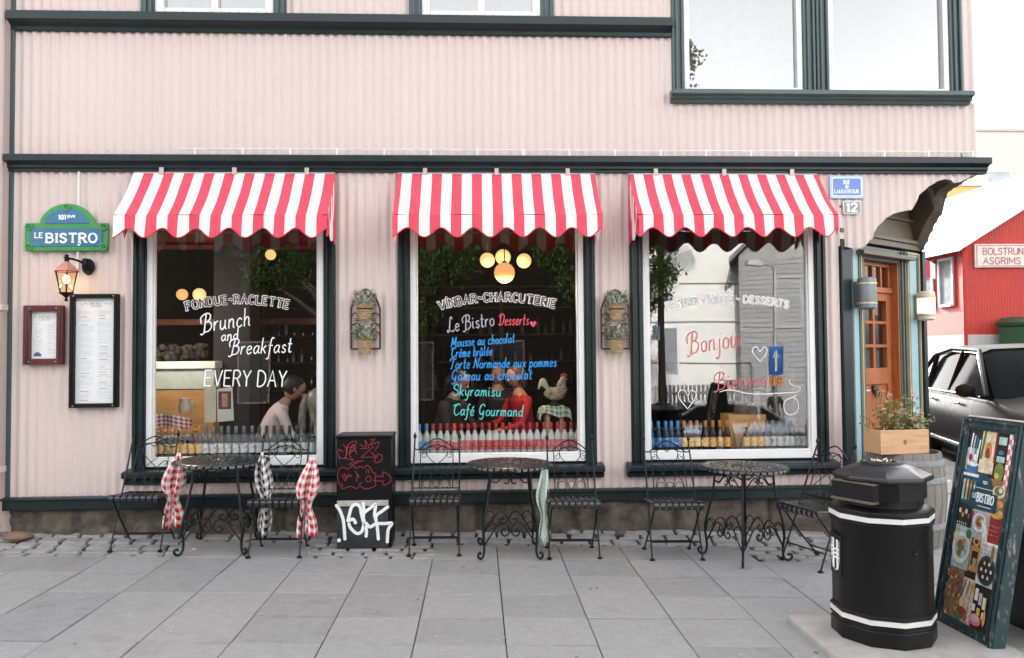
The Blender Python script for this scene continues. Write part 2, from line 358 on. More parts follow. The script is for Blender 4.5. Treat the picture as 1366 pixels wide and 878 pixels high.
SCRIPT = {'B': (.62, '~-.2,.5 -.26,.8 0,.98 .3,1.02 .5,.86 .4,.62 .12,.54|~.12,.54 .5,.5 .6,.24 .4,.02 .1,-.02 -.1,-.14 -.22,-.08|~.16,.96 .1,.5 .06,0'),
          'L': (.55, '~.42,.9 .3,1.04 .2,.9 .16,.5 .1,.06 -.06,.0 -.05,.12 .2,.08 .5,0 .6,.12'),
          'C': (.6, '~.6,.86 .45,1 .2,.92 .04,.6 .06,.2 .25,0 .45,.04 .62,.2|~-.15,.8 .1,.92 .3,.82'),
          'T': (.6, '~-.1,.75 -.05,.96 .2,1 .5,.92 .72,1|~.34,.95 .3,.4 .24,.06 .06,0'),
          'D': (.62, '~.12,.95 .1,.5 .06,.04 -.1,.1|~-.12,.7 0,.96 .3,1.02 .58,.82 .6,.45 .4,.1 .06,.02'),
          'G': (.62, '~.58,.82 .44,.99 .2,.95 .03,.65 .05,.3 .22,.12 .4,.16 .5,.42|~.5,.45 .5,-.1 .36,-.32 .1,-.28'),
          'N': (.62, '~-.1,.04 0,.1 .06,.5 .08,.98|.08,.98 .5,0|~.5,0 .54,.5 .58,.9 .7,1'),
          'M': (.8, '~-.1,.04 0,.1 .06,.5 .1,.96|.1,.96 .36,.2|.36,.2 .66,.98|~.66,.98 .68,.3 .72,.04 .84,.06')}
def lettering(mb, text, p0, p1, h, wt, slant=0, serif=False, rise=0, y=0, mi=0, script=False, gap=.2, y_step=.00015):
    lay = []; x = 0
    for ch in text:
        if ch == ' ': x += .42; continue
        gd = SCRIPT.get(ch) if script and ch in SCRIPT else GL[ch]
        lay.append((x, gd)); x += gd[0]+gap*(1.35 if serif else 1)
    tot = max(x-gap, .1); p0 = Vector(p0); p1 = Vector(p1); ln = (p1-p0).length; sx = ln/tot
    ex = (p1-p0).normalized(); ez = Vector((-ex.y, ex.x)); k = 0
    def mp(u, v):
        t = u/ln; a = math.atan(rise*4*(1-2*t)/ln) if rise else 0
        return p0+ex*(u-v*math.sin(a))+ez*(rise*4*t*(1-t)+v*math.cos(a))
    for x0, (wd, st) in lay:
        for s_ in st.split('|'):
            cur = s_[0] == '~'; pts = [tuple(map(float, q.split(','))) for q in s_.lstrip('~').split()]
            P = [Vector(((x0+a)*sx+slant*b*h, b*h)) for a, b in pts]
            if cur: P = [Vector(q) for q in smooth_pts([(q.x, q.y, 0) for q in P], 4)]; P = [Vector((q.x, q.y)) for q in P]
            k += 1; mb.ribbon([mp(q.x, q.y) for q in P], wt*random.uniform(.92, 1.08), y-y_step*(k % 12), mi)
            if serif and not cur:
                for a_, b_ in ((0, 1), (-1, -2)):
                    d = P[a_]-P[b_]
                    if abs(d.y) > abs(d.x)*.8 and (pts[a_][1] in (0.0, 1.0)):
                        k += 1; sw = h*.15
                        mb.ribbon([mp(P[a_].x-sw, P[a_].y), mp(P[a_].x+sw, P[a_].y)], wt*.62, y-y_step*(k % 12), mi)
    return mb
def LP(a, b):                                   # pixel -> (x,z) on the facade plane
    q = W(a, b); return (q.x, q.z)

# ------------------------------------------------------------------ the ground
def ground_sheet(name, xs, ys, dz, mat):
    mb = MB(); b = [(x, y, g(x, y)+dz) for y in ys for x in xs]; n = len(xs)
    mb.add(b, [(j*n+i, j*n+i+1, (j+1)*n+i+1, (j+1)*n+i) for j in range(len(ys)-1) for i in range(n-1)])
    return tag(mb.build(name, mat, smooth=False), kind='structure')
ground_sheet('ground', [-400, -60, -12, 0, 12, 60, 400], [-400, -60, -18, -13, -9, -.36, 0, 1, 11, 21, 60, 400], -.035, ASPH)
ground_sheet('pavement_bed', [-12, 0, 6.6], [-9, -.36, 0, 1, 6], -.026, M('dark_grit', (.035, .03, .026), .95, var=.5, scale=25))
SH = -.055                                       # the paving rows run slightly askew to the house
mb = MB(); rows = [-.80-.445*i for i in range(-13, 19)]
def slab(mb, x0, x1, y0, y1):
    gp = .003; dz = random.uniform(-.003, .003); tx = random.uniform(-.003, .003); ty = random.uniform(-.003, .003)
    P = [(x0+gp, y0+gp), (x1-gp, y0+gp), (x1-gp, y1-gp), (x0+gp, y1-gp)]; c = ((x0+x1)/2, (y0+y1)/2); top = []; mid = []; bot = []
    for (px, py), (sx, sy) in zip(P, ((1, 1), (-1, 1), (-1, -1), (1, -1))):
        Y = py+SH*px; z = g(px, Y)+dz+tx*(px-c[0])+ty*(py-c[1])
        top.append((px+sx*.005, Y+sy*.005, z)); mid.append((px, Y, z-.004)); bot.append((px, Y, z-.03))
    mi = 1 if random.random() < .3 else 0
    mb.add(top+mid+bot, [(0, 1, 2, 3)]+[(4+i, 4+(i+1) % 4, (i+1) % 4, i) for i in range(4)]+[(8+i, 8+(i+1) % 4, 4+(i+1) % 4, 4+i) for i in range(4)], mi)
def is_sett(xc, yc):                             # cells of the grid that hold setts instead of slabs
    return (yc > -.80 and (xc < -2.45 or -1.38 < xc < -.42 or 2.3 < xc < 3.4)) or yc > -.36
XJ = [.147+.507*i for i in range(-23, 13)]
for i in range(len(XJ)-1):
    for j in range(len(rows)-1):
        xc = (XJ[i]+XJ[i+1])/2; y1, y0 = rows[j], rows[j+1]; yc = (y0+y1)/2
        if yc > -.30 and xc < 3.3: continue
        if yc > -.3 and (xc > 6.3 or yc > 4.4): continue
        if is_sett(xc, yc) and xc < 3.4: continue
        slab(mb, XJ[i], XJ[i+1], y0, y1)
tag(mb.build('pavement', [SLAB, SLAB2], smooth=False), kind='structure')
mb = MB()
def sett(mb, x0, x1, y0, y1):
    z = random.uniform(-.007, .001); P = [(x0, y0), (x1, y0), (x1, y1), (x0, y1)]; q = .009; top = []; bot = []
    for (px, py), (sx, sy) in zip(P, ((1, 1), (-1, 1), (-1, -1), (1, -1))):
        px += random.uniform(-.009, .009); py += random.uniform(-.009, .009); Y = py+SH*px; zz = g(px, Y)+z
        top.append((px+sx*q, Y+sy*q, zz)); bot.append((px, Y, zz-.016))
    bot2 = [(a, b, c-.03) for a, b, c in bot]
    mb.add(top+bot+bot2, [(0, 1, 2, 3)]+[(4+i, 4+(i+1) % 4, (i+1) % 4, i) for i in range(4)]+[(8+i, 8+(i+1) % 4, 4+(i+1) % 4, 4+i) for i in range(4)])
y = -.80; r_ = 0
while y < .45:
    x = -7.0+random.uniform(0, .1); dy = .128
    while x < 3.45:
        dx = random.uniform(.17, .25); xc = x+dx/2; yc = y+dy/2
        if (yc > -.38 or is_sett(xc, yc) or is_sett(xc-.09, yc) or is_sett(xc+.09, yc)) and yc+SH*xc < .16: sett(mb, x+.012, x+dx-.012, y+.017, y+dy-.017)
        x += dx
    y += dy+.004
tag(mb.build('setts', SETT, ang=20), kind='structure')
mb = MB()
pl = [(1.854, -2.255), (2.86, -2.30), (2.90, -4.2), (1.854, -4.2)]
mb.add([(x, y, g(x, y)-.02) for x, y in pl]+[(x, y, g(x, y)+.036) for x, y in pl], [(4, 5, 6, 7)]+[(i, (i+1) % 4, 4+(i+1) % 4, 4+i) for i in range(4)])
tag(mb.build('concrete_plinth', M('worn_concrete', (.35, .335, .315), .85, var=.14, scale=9, bump=.35, bscale=70, dirt=((.30, .28, .26), .35, 4)), bevel=.012, smooth=False), kind='structure')
# strip of road and far kerb round the corner
mb = MB()
for (x0, x1) in ((6.6, 6.75),):
    ks = [(y, g(6.6, y)) for y in (-9, -.36, 0, 1, 6, 21)]; mb.add([(x, y, z+d) for y, z in ks for x, d in ((x0, -.2), (x0, .0), (x1, .0), (x1, -.2))], [(4*i+k, 4*i+(k+1) % 4, 4*i+4+(k+1) % 4, 4*i+4+k) for i in range(5) for k in range(4)]+[(0, 1, 2, 3), (23, 22, 21, 20)])
mb.build('kerb', SETT, smooth=False); tag(bpy.data.objects['kerb'], kind='structure')

# ------------------------------------------------------------------ the bistro
bis = thing('bistro_building', 'pink corrugated iron corner house with dark green trim and three big shop windows', 'building', (0, 0, 0))
WIN = [(-2.88, -1.35), (-.593, .953), (1.484, 3.051)]; CAS = [(-2.993, -1.247), (-.698, 1.054), (1.364, 3.156)]
ZB, ZT = .64, 2.93                               # shop window opening
def corr(mb, x0, x1, z0, z1, y=0, pitch=.0805, amp=.0085):
    n = max(2, int((x1-x0)/pitch*10)); fz = z0 if callable(z0) else (lambda x: z0); b = []
    for i in range(n+1):
        x = x0+(x1-x0)*i/n; ph = 2*math.pi*x/pitch; yy = y-amp*math.cos(ph)
        b.append((x, yy, fz(x))); b.append((x, yy, z1))
    mb.add(b, [(2*i, 2*i+2, 2*i+3, 2*i+1) for i in range(n)])
def screws(mb, x0, x1, z, y=0, pitch=.0805, every=2, ph=0):
    i = math.ceil(x0/pitch)
    while i*pitch < x1:
        if (i+ph) % every == 0: mb.lathe([(.0062, 0), (.005, .004), (1e-6, .0055)], 8, (i*pitch, y-.0085, z), M=Matrix.Rotation(R(90), 3, 'X'))
        i += 1
SKIRT = [(1101,327),(1126,329),(1135,331),(1144,331.6),(1152,330),(1158,324),(1161,320),(1164,319.5),(1165,311),(1171.6,302),(1181,292),(1192,285),(1206,281.5),(1217,280),(1219.5,275),(1226,261),(1233,254),(1240,248.5),(1251,241.6),(1262,238.6),(1268,241),(1273.5,244),(1281,243),(1289,239),(1296,235),(1300.6,231.6),(1306,227)]
SK = [(W(a, b).x, W(a, b).z) for a, b in SKIRT]; SK[0] = (3.1, SK[0][1]); SK[-1] = (4.61, SK[-1][1])
def skirt_z(x):
    for (a, za), (b, zb) in zip(SK, SK[1:]):
        if a <= x <= b: return za+(zb-za)*(x-a)/max(1e-6, b-a)
    return SK[-1][1] if x > 4 else SK[0][1]
mb = MB()
for x0, x1 in ((-4.02, -2.99), (-1.25, -.695), (1.05, 1.367), (3.153, 3.285)): corr(mb, x0, x1, .385, 2.7 if x1 > 3.2 else 3.23)
for x0, x1 in CAS: corr(mb, x0, x1, .385, .53); corr(mb, x0, x1, 2.99, 3.23)
corr(mb, 3.157, 4.6, skirt_z, 3.23)
for z in (1.93, 1.40, .82):
    for x0, x1 in ((-4.0, -3.0), (-1.23, -.72), (1.07, 1.35)): screws(mb, x0, x1, z)
for x0, x1 in ((-4, -3), (-1.2, -.7)): screws(mb, x0, x1, .43); screws(mb, x0, x1, 3.18)
mb.build('lower_wall', PINK, bis, ang=60, recalc=False)
mb = MB()
corr(mb, -4.02, 1.775, 3.35, 4.48); corr(mb, 1.775, 4.6, 3.35, 3.87)
corr(mb, -4.02, -2.94, 4.6, 7.0); corr(mb, -1.675, -.592, 4.6, 7.0); corr(mb, .703, 1.775, 4.6, 7.0)
corr(mb, -2.94, -1.675, 6.4, 7.0); corr(mb, -.592, .703, 6.4, 7.0)
corr(mb, 4.46, 4.6, 3.95, 7.0); corr(mb, 3.10, 3.145, 3.95, 6.0, pitch=.05); corr(mb, 1.775, 4.6, 5.95, 7.0)
for z in (4.02, 3.405): screws(mb, -4.0, 1.7, z)
screws(mb, 1.7, 4.55, 3.405); screws(mb, -4, 1.7, 4.65, every=1, ph=0)
mb.build('upper_wall', PINK, bis, ang=60, recalc=False)
mb = MB()                                         # left neighbour strip beyond the downpipe, side wall, back
mb.box((-7.5, .06, .0), (-4.03, .3, 7.0)); mb.build('side_wall_panel', PINK, bis)
mb = MB()
mb.box((4.5, 1.0, 0), (4.6, 9, 7)); mb.box((-7.5, 8.9, 0), (4.5, 9, 7)); mb.box((4.5, .03, 3.2), (4.6, 1.0, 7)); mb.box((-7.5, .3, 0), (-7.4, 8.9, 7))
mb.box((-7.45, .02, 6.98), (4.6, 9, 7.05)); mb.build('outer_wall', PINK, bis)
mb = MB(); mb.add([(-7.8, -.5, 6.9), (4.9, -.5, 6.9), (4.9, 4.5, 10.2), (-7.8, 4.5, 10.2), (-7.8, 9.5, 6.9), (4.9, 9.5, 6.9)], [(0, 1, 2, 3), (3, 2, 5, 4), (0, 3, 4), (1, 5, 2), (0, 4, 5, 1)])
mb.build('roof', M('dark_roof_iron', (.08, .03, .03), .5), bis, smooth=False)
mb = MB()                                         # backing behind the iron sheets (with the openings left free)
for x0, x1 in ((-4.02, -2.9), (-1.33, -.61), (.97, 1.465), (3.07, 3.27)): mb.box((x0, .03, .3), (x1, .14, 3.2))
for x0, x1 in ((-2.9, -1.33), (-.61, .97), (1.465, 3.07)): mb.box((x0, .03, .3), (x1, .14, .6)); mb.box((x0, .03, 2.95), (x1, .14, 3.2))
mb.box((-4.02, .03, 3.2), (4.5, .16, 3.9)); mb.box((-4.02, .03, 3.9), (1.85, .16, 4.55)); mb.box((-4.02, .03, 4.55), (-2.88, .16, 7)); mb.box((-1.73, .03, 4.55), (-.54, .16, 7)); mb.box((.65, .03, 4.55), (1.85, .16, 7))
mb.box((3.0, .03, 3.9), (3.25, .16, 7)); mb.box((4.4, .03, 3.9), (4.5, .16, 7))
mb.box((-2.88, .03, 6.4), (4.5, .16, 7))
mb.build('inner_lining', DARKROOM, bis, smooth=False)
# trims
mb = MB(); mb.prism([(-4.06, .29), (3.29, .29), (3.29, .40), (-4.06, .40)], -.055, .03); mb.prism([(-4.07, .375), (3.30, .375), (3.30, .395), (-4.07, .395)], -.075, -.054)
mb.build('base_trim', GREEN, bis, bevel=.006)
def stone_base(x0, x1):
    mb = MB(); n = int((x1-x0)/.025); m = 12
    from mathutils import noise
    def fn(u, v):
        x = x0+(x1-x0)*u; z = -.06+.40*v; p = Vector((x*2.2, 0, z*5)); q = noise.noise(p)*.07+noise.noise(p*4)*.03+noise.noise(p*11)*.012
        b = abs(((x*1.15+.25*noise.noise(Vector((x, 0, 3)))) % 1)-.5)*2
        return (x, max(-.07+.10*max(0, v-.55), .015+q*.8+.08*max(0, b-.86)/.14-.05*(1-v)), z)
    mb.grid(fn, n, m); return mb
stone_base(-4.02, 3.3).build('stone_base', STONE, bis, ang=80)
mb = MB()
CORN = [(.03, 3.215), (-.03, 3.215), (-.03, 3.235), (-.045, 3.245), (-.045, 3.27), (-.075, 3.285), (-.105, 3.29), (-.105, 3.345), (-.09, 3.352), (.03, 3.36)]
def along_x(mb, prof, x0, x1, ret=0):
    n = len(prof); a = [(x0, y, z) for y, z in prof]+[(x1-(0 if not ret else 0), y, z) for y, z in prof]
    mb.add(a, [tuple(range(n)), tuple(range(2*n-1, n-1, -1))]+[(i, i+n, (i+1) % n+n, (i+1) % n) for i in range(n)])
along_x(mb, CORN, -4.06, 4.68)
M90 = Matrix.Rotation(R(90), 4, 'Z')
n = len(CORN); mb.add([(4.6-y, y_, z) for y_ in (.0, 9) for y, z in CORN], [tuple(range(n)), tuple(range(2*n-1, n-1, -1))]+[(i, i+n, (i+1) % n+n, (i+1) % n) for i in range(n)])
mb.build('cornice', GREEN, bis, smooth=False, bevel=.004)
mb = MB(); BELT = [(.03, 4.455), (-.03, 4.455), (-.035, 4.49), (-.07, 4.51), (-.105, 4.525), (-.105, 4.60), (-.08, 4.61), (.03, 4.615)]
along_x(mb, BELT, -4.05, 1.772); mb.build('belt_course', GREEN, bis, smooth=False, bevel=.004)
mb = MB(); mb.tube([(-2.6, -.07, 3.405), (4.58, -.07, 3.405)], .005, 6)
for i in range(18): x = -2.45+i*.41; mb.box((x-.006, -.075, 3.352), (x+.006, -.062, 3.415))
mb.build('bird_wire', WHITE, bis)
mb = MB(); mb.box((-4.05, -.03, .4), (-4.018, .03, 3.21)); mb.box((-4.05, -.03, 3.36), (-4.018, .03, 7)); mb.build('corner_board', GREEN2, bis, bevel=.004)
# shop windows
def casing_profile_box(mb, x0, x1, z0, z1):
    mb.box((x0, -.028, z0), (x1, .02, z1))
def shop_window(i):
    (a, b), (c0, c1) = WIN[i], CAS[i]
    mb = MB()
    for s, x0, x1 in ((-1, c0, a), (1, b, c1)):
        mb.box((x0, -.03, .62), (x1, .03, 3.0)); w_ = x1-x0
        mb.box((x0+w_*.12, -.048, .621), (x0+w_*.36, -.029, 2.999)); mb.box((x0+w_*.62, -.052, .621), (x0+w_*.9, -.029, 2.999))
    mb.box((c0+.001, -.03, 2.93), (c1-.001, .03, 3.02)); 
    win = mb.build('shop_window', GREEN, bis, bevel=.006)
    mb = MB(); SILL = [(.04, .50), (-.055, .50), (-.065, .535), (-.085, .55), (-.125, .56), (-.125, .60), (-.11, .612), (.04, .632)]
    along_x(mb, SILL, c0-.045, c1+.055); mb.build('sill', GREEN, win, smooth=False, bevel=.005)
    mb = MB(); t = .052
    mb.box((a, -.012, ZB), (a+t, .06, ZT)); mb.box((b-t, -.012, ZB), (b, .06, ZT)); mb.box((a+t, -.011, ZB), (b-t, .06, ZB+.065)); mb.box((a+t, -.011, ZT-t), (b-t, .06, ZT))
    mb.box((a+t, .005, ZB+.066), (a+t+.014, .045, ZT-t)); mb.box((b-t-.014, .005, ZB+.066), (b-t, .045, ZT-t)); mb.box((a+t+.014, .005, ZB+.066), (b-t-.014, .045, ZB+.082))
    mb.build('frame', WHITE, win, bevel=.005)
    mb = MB(); x0, x1 = a+t+.006, b-t-.006
    mb.add([(x0, .03, ZB+.07), (x1, .03, ZB+.07), (x1, .03, ZT-t), (x0, .03, ZT-t)], [(0, 1, 2, 3)])
    mb.build('glass_pane', SHOPGLASS, win, smooth=False, recalc=False)
    return win
wins = [shop_window(i) for i in range(3)]
GY = .0262
def letter_part(win, mb, mats): return mb.build('lettering', mats, win, smooth=False, recalc=False)
cyan = M('blue_glass_paint', (.02, .30, .75), .7, var=.1, scale=40); teal = M('teal_glass_paint', (.08, .58, .55), .7, var=.1); redp = M('red_glass_paint', (.62, .13, .12), .7, var=.1, scale=40)
lil = M('lilac_glass_paint', (.42, .40, .47), .7); crim = M('crimson_glass_paint', (.72, .08, .12), .7); maro = M('letter_core_paint', (.10, .045, .04), .7)
def outlined(win, text, pa, pb, h, rise, core=None):
    mb = MB(); lettering(mb, text, LP(*pa), LP(*pb), h, .0235, serif=True, rise=rise, y=GY)
    lettering(mb, text, LP(*pa), LP(*pb), h, .0115, serif=False, rise=rise, y=GY-.0035, mi=1); letter_part(win, mb, [LETW, core or maro])
outlined(wins[0], 'FONDUE-RACLETTE', (248, 414), (384, 412), .072, .055)
mb = MB()
lettering(mb, 'Brunch', LP(270, 443), LP(332, 434), .155, .0108, slant=.18, y=GY, script=True)
letter_part(wins[0], mb, LETW); mb = MB(); lettering(mb, 'and', LP(294, 455), LP(316, 453), .10, .0095, slant=.15, y=GY)
letter_part(wins[0], mb, LETW); mb = MB(); lettering(mb, 'Breakfast', LP(307, 473), LP(387, 470), .135, .010, slant=.18, y=GY, script=True)
letter_part(wins[0], mb, LETW); mb = MB(); lettering(mb, 'EVERY DAY', LP(271, 515), LP(380, 516), .137, .0112, slant=.06, y=GY, gap=.22)
letter_part(wins[0], mb, LETW)
outlined(wins[1], 'VÍNBAR-CHARCUTERIE', (587, 413), (741, 411), .072, .07)
mb = MB(); lettering(mb, 'Le Bistro', LP(598, 443), LP(659, 434), .125, .0095, slant=.12, y=GY, script=True, mi=0); letter_part(wins[1], mb, [lil, crim]); mb = MB()
lettering(mb, 'Desserts', LP(666, 434), LP(705, 433), .10, .0085, slant=.15, y=GY, script=True, mi=1)
hx, hz = LP(711.5, 432); HR = [(hx, hz-.032), (hx-.03, hz+.004), (hx-.024, hz+.022), (hx-.01, hz+.024), (hx, hz+.012), (hx+.012, hz+.026), (hx+.026, hz+.022), (hx+.03, hz+.004)]
mb.add([(a, GY, b) for a, b in HR], [tuple(range(8))], 1); letter_part(wins[1], mb, [lil, crim])
for tx, a, b, h in (('Mousse au chocolat', (602, 463), (686, 457), .088), ('Crème brûlée', (602, 477), (656, 474), .088), ('Torte Normande aux pommes', (600, 492), (742, 489), .09), ('Gateau au chocolat', (602, 508), (709, 506), .095)):
    mb = MB(); lettering(mb, tx, LP(*a), LP(*b), h, .0085, slant=.16, y=GY, script=True, mi=0); letter_part(wins[1], mb, cyan)
for tx, a, b in (('Skyramisu', (604, 528), (668, 529)), ('Café Gourmand', (605, 554), (697, 556))): mb = MB(); lettering(mb, tx, LP(*a), LP(*b), .10, .0088, slant=.1, y=GY, script=True); letter_part(wins[1], mb, teal)
outlined(wins[2], 'BISTRO - CAFÉ - DESSERTS', (891, 413), (1053, 411), .062, .06, M('pale_letter_core', (.62, .60, .59), .7))
mb = MB(); lettering(mb, 'Bonjour', LP(922, 472), LP(994, 461), .19, .0095, slant=.16, y=GY, script=True); letter_part(wins[2], mb, redp); mb = MB()
lettering(mb, 'Bienvenue', LP(958, 520), LP(1046, 514), .15, .009, slant=.12, y=GY, script=True)
letter_part(wins[2], mb, redp)
mb = MB()
def pxstroke(mb, pts, wd, y=GY, mi=0, ox=0, oy=0, k=1, sm=4):
    P = [LP(ox+a/k, oy+b/k) for a, b in pts]; P = smooth_pts([(a, b, 0) for a, b in P], sm) if sm else [Vector((a, b, 0)) for a, b in P]
    mb.ribbon([(p.x, p.y) for p in P], wd*.75, y-.0001*(len(mb.f) % 7), mi)
K3 = dict(ox=800, oy=290, k=2.509)
pxstroke(mb, [(540, 482), (517, 455), (517, 438), (530, 434), (540, 450), (552, 434), (563, 440), (560, 458), (540, 482)], .009, **K3); mb.build('heart_drawing', LETW, wins[2], smooth=False, recalc=False); mb = MB()
pxstroke(mb, [(405, 585), (440, 578), (500, 590), (560, 592), (620, 588), (665, 585), (675, 570), (655, 565), (640, 555), (638, 545)], .009, **K3)
pxstroke(mb, [(662, 597), (625, 615), (622, 645), (640, 662), (665, 650), (668, 620), (655, 605)], .009, **K3); mb.build('flourish', LETW, wins[2], smooth=False, recalc=False); mb = MB()
pxstroke(mb, [(297, 642), (268, 605), (270, 582), (288, 580), (297, 598), (308, 580), (325, 588), (320, 610), (297, 642)], .007, **K3); mb.build('heart_drawing', LETW, wins[2], smooth=False, recalc=False)
# upper windows
def upper_window(x0, x1, zb, zt, lights, sill=False, name='upper_window'):
    mb = MB()
    cw = .115; edges = []
    for (a, b) in lights:
        for p, q in ((a-cw, a), (b, b+cw)):
            mb.box((p, -.03, zb), (q, .03, zt)); mb.box((p+.03, -.05, zb+.001), (p+.055, -.029, zt-.001)); mb.box((q-.035, -.055, zb+.001), (q-.012, -.029, zt-.001))
        mb.box((a, -.03, zt-.1), (b, .03, zt))
    wo_ = mb.build(name, GREEN2, bis, bevel=.005)
    if sill:
        mb = MB(); SL = [(.03, 3.85), (-.04, 3.85), (-.05, 3.875), (-.075, 3.885), (-.08, 3.90), (-.12, 3.91), (-.12, 3.95), (-.1, 3.956), (.03, 3.96)]; along_x(mb, SL, x0-.02, x1+.03); mb.build('sill', GREEN2, wo_, smooth=False, bevel=.004)
    mb = MB(); gl = MB()
    for (a, b) in lights:
        t = .05 if sill else .075
        mb.box((a, -.01, zb), (a+t, .06, zt-.1)); mb.box((b-t, -.01, zb), (b, .06, zt-.1)); mb.box((a+t, -.009, zb), (b-t, .06, zb+t*.9))
        if not sill: m_ = (a+b)/2; mb.box((m_-.03, -.008, zb+t*.9), (m_+.03, .06, zt-.1))
        gl.add([(a+t, .035, zb+.03), (b-t, .035, zb+.03), (b-t, .035, zt-.1), (a+t, .035, zt-.1)], [(0, 1, 2, 3)])
    mb.build('frame', WHITE, wo_, bevel=.004); gl.build('glass_pane', UPGLASS, wo_, smooth=False, recalc=False)
    return wo_
upper_window(-2.94, -1.675, 4.612, 6.4, [(-2.825, -1.79)]); upper_window(-.592, .703, 4.612, 6.4, [(-.478, .588)])
upper_window(1.775, 4.5, 3.957, 5.95, [(1.89, 2.985), (3.225, 4.36)], sill=True)
# shop interior
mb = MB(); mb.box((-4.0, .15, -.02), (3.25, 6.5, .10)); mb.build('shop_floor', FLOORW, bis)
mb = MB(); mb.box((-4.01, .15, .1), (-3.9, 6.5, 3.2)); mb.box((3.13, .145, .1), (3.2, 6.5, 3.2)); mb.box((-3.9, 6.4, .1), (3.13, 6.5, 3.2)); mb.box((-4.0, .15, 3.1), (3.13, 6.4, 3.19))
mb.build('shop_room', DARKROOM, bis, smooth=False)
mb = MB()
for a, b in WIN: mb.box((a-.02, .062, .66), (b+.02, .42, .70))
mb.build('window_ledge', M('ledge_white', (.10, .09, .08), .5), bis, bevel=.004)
mb = MB()                                          # upstairs rooms: pale walls and ceiling
mb.box((-4.0, 3.0, 3.5), (4.5, 3.1, 6.9)); mb.box((-4.0, .17, 3.42), (4.5, 3.0, 3.5)); mb.box((1.3, .17, 3.5), (1.4, 3, 6.9))
mb.build('upstairs_room', M('pale_plaster', (.55, .54, .52), .8), bis, smooth=False)
# ------------------------------------------------------------------ corner entrance, set at an angle under the overhang
EA = Vector((3.28, .02, 0)); EB = Vector((4.6, .95, 0)); EL = (EB-EA).length; ER = math.atan2(EB.y-EA.y, EB.x-EA.x)
ent = dict(loc=EA, rot=(0, 0, ER))                # local x runs along the slanted front, -y faces out
mb = MB(); mb.box((0, -.05, .3), (.17, .10, 2.62)); mb.box((EL-.07, -.06, .3), (EL, .3, 2.62)); mb.build('dark_pilaster', GREEN, bis, bevel=.006, **ent)
for a, b in ((.18, .375), (1.275, 1.53)):
    mb = MB(); mb.box((a, -.02, .34), (b, .1, 2.60)); p = mb.build('blue_panel', BLUEP, bis, bevel=.004, **ent)
    mb = MB(); mb.box((a-.001, -.036, .50), (a+.014, -.019, 2.59)); mb.box((b-.014, -.036, .50), (b+.001, -.019, 2.59)); mb.box((a+.014, -.034, .50), (b-.014, -.019, .515)); mb.box((a+.014, -.034, 2.575), (b-.014, -.019, 2.59)); mb.build('gold_edge', GOLD, p)
    mb = MB(); mb.box((a+.03, -.030, .56), (a+.045, -.0195, 2.55)); mb.box((b-.045, -.030, .56), (b-.03, -.0195, 2.55)); mb.build('panel_moulding', M('teal_line', (.04, .13, .17), .5), p)
mb = MB(); mb.box((.376, -.01, .3), (.46, .2, 2.60)); mb.box((1.15, -.01, .3), (1.274, .2, 2.60)); mb.box((.46, -.009, 2.47), (1.15, .2, 2.60)); mb.box((1.17, -.03, .3), (1.19, -.009, 2.59)); mb.box((1.23, -.03, .3), (1.25, -.009, 2.59))
mb.build('door_frame', M('grey_olive_frame', (.10, .115, .10), .4, var=.15), bis, bevel=.005, **ent)
mb = MB(); mb.box((.3, -.10, 2.50), (1.32, -.02, 2.54)); mb.box((-.0, -.03, 2.621), (EL, .1, 2.68)); mb.box((0, -.05, 2.68), (EL, .1, 2.72)); mb.box((0, -.01, 2.72), (EL, .1, 3.2)); mb.box((0, -.04, 2.90), (EL, -.011, 2.93))
mb.build('fascia', BROWNP, bis, bevel=.005, **ent)
# door leaf
DX0, DX1, DY = .462, 1.128, .075
mb = MB(); st = .085; zs = (.32, 1.02, 1.35, 1.60, 1.635, 1.86, 1.895, 2.11, 2.19)
mb.box((DX0, DY, .32), (DX0+st, DY+.05, 2.17)); mb.box((DX1-st, DY, .32), (DX1, DY+.05, 2.17)); mb.box((DX0+st, DY+.001, 2.09), (DX1-st, DY+.05, 2.17)); mb.box((DX0+st, DY+.001, 1.27), (DX1-st, DY+.05, 1.43)); mb.box((DX0+st, DY+.001, .32), (DX1-st, DY+.05, .55))
for z in (1.63, 1.86): mb.box((DX0+st, DY+.004, z), (DX1-st, DY+.045, z+.032))
xm = (DX0+DX1)/2; mb.box((xm-.02, DY+.003, 1.43), (xm+.02, DY+.046, 2.09)); mb.box((DX0+st, DY+.02, .55), (DX1-st, DY+.04, 1.27)); mb.box((DX0+st+.07, DY+.008, .62), (DX1-st-.07, DY+.021, 1.20))
door = mb.build('door', WOOD, bis, bevel=.005, **ent)
mb = MB(); mb.add([(DX0+st, DY+.025, 1.43), (DX1-st, DY+.025, 1.43), (DX1-st, DY+.025, 2.09), (DX0+st, DY+.025, 2.09)], [(0, 1, 2, 3)]); mb.build('glass_pane', DOORGLASS, door, smooth=False, recalc=False)
mb = MB(); mb.ball((xm-.01, DY+.0, 1.215), .042, sc_=(1, .5, 1.15)); mb.tube([(xm-.01+.038*math.cos(a), DY-.02, 1.18+.045*math.sin(a)) for a in [2*math.pi*i/16 for i in range(16)]], .007, closed=True); mb.ball((xm-.035, DY, 1.25), .016); mb.ball((xm+.015, DY, 1.25), .016); mb.build('lion_knocker', RUST, door)
mb = MB(); mb.tube([(DX0+.04, DY, 1.22), (DX0+.04, DY-.05, 1.22), (DX0+.12, DY-.05, 1.22)], .009); mb.build('handle', GALV, door)
mb = MB(); mb.box((DX0-.004, DY-.02, 2.171), (DX1+.004, DY+.06, 2.225)); mb.box((DX0, DY, 2.43), (DX1, DY+.05, 2.469))
for i in range(5): x = DX0+(DX1-DX0-.035)*i/4; mb.box((x, DY+.001, 2.225), (x+.035, DY+.05, 2.43))
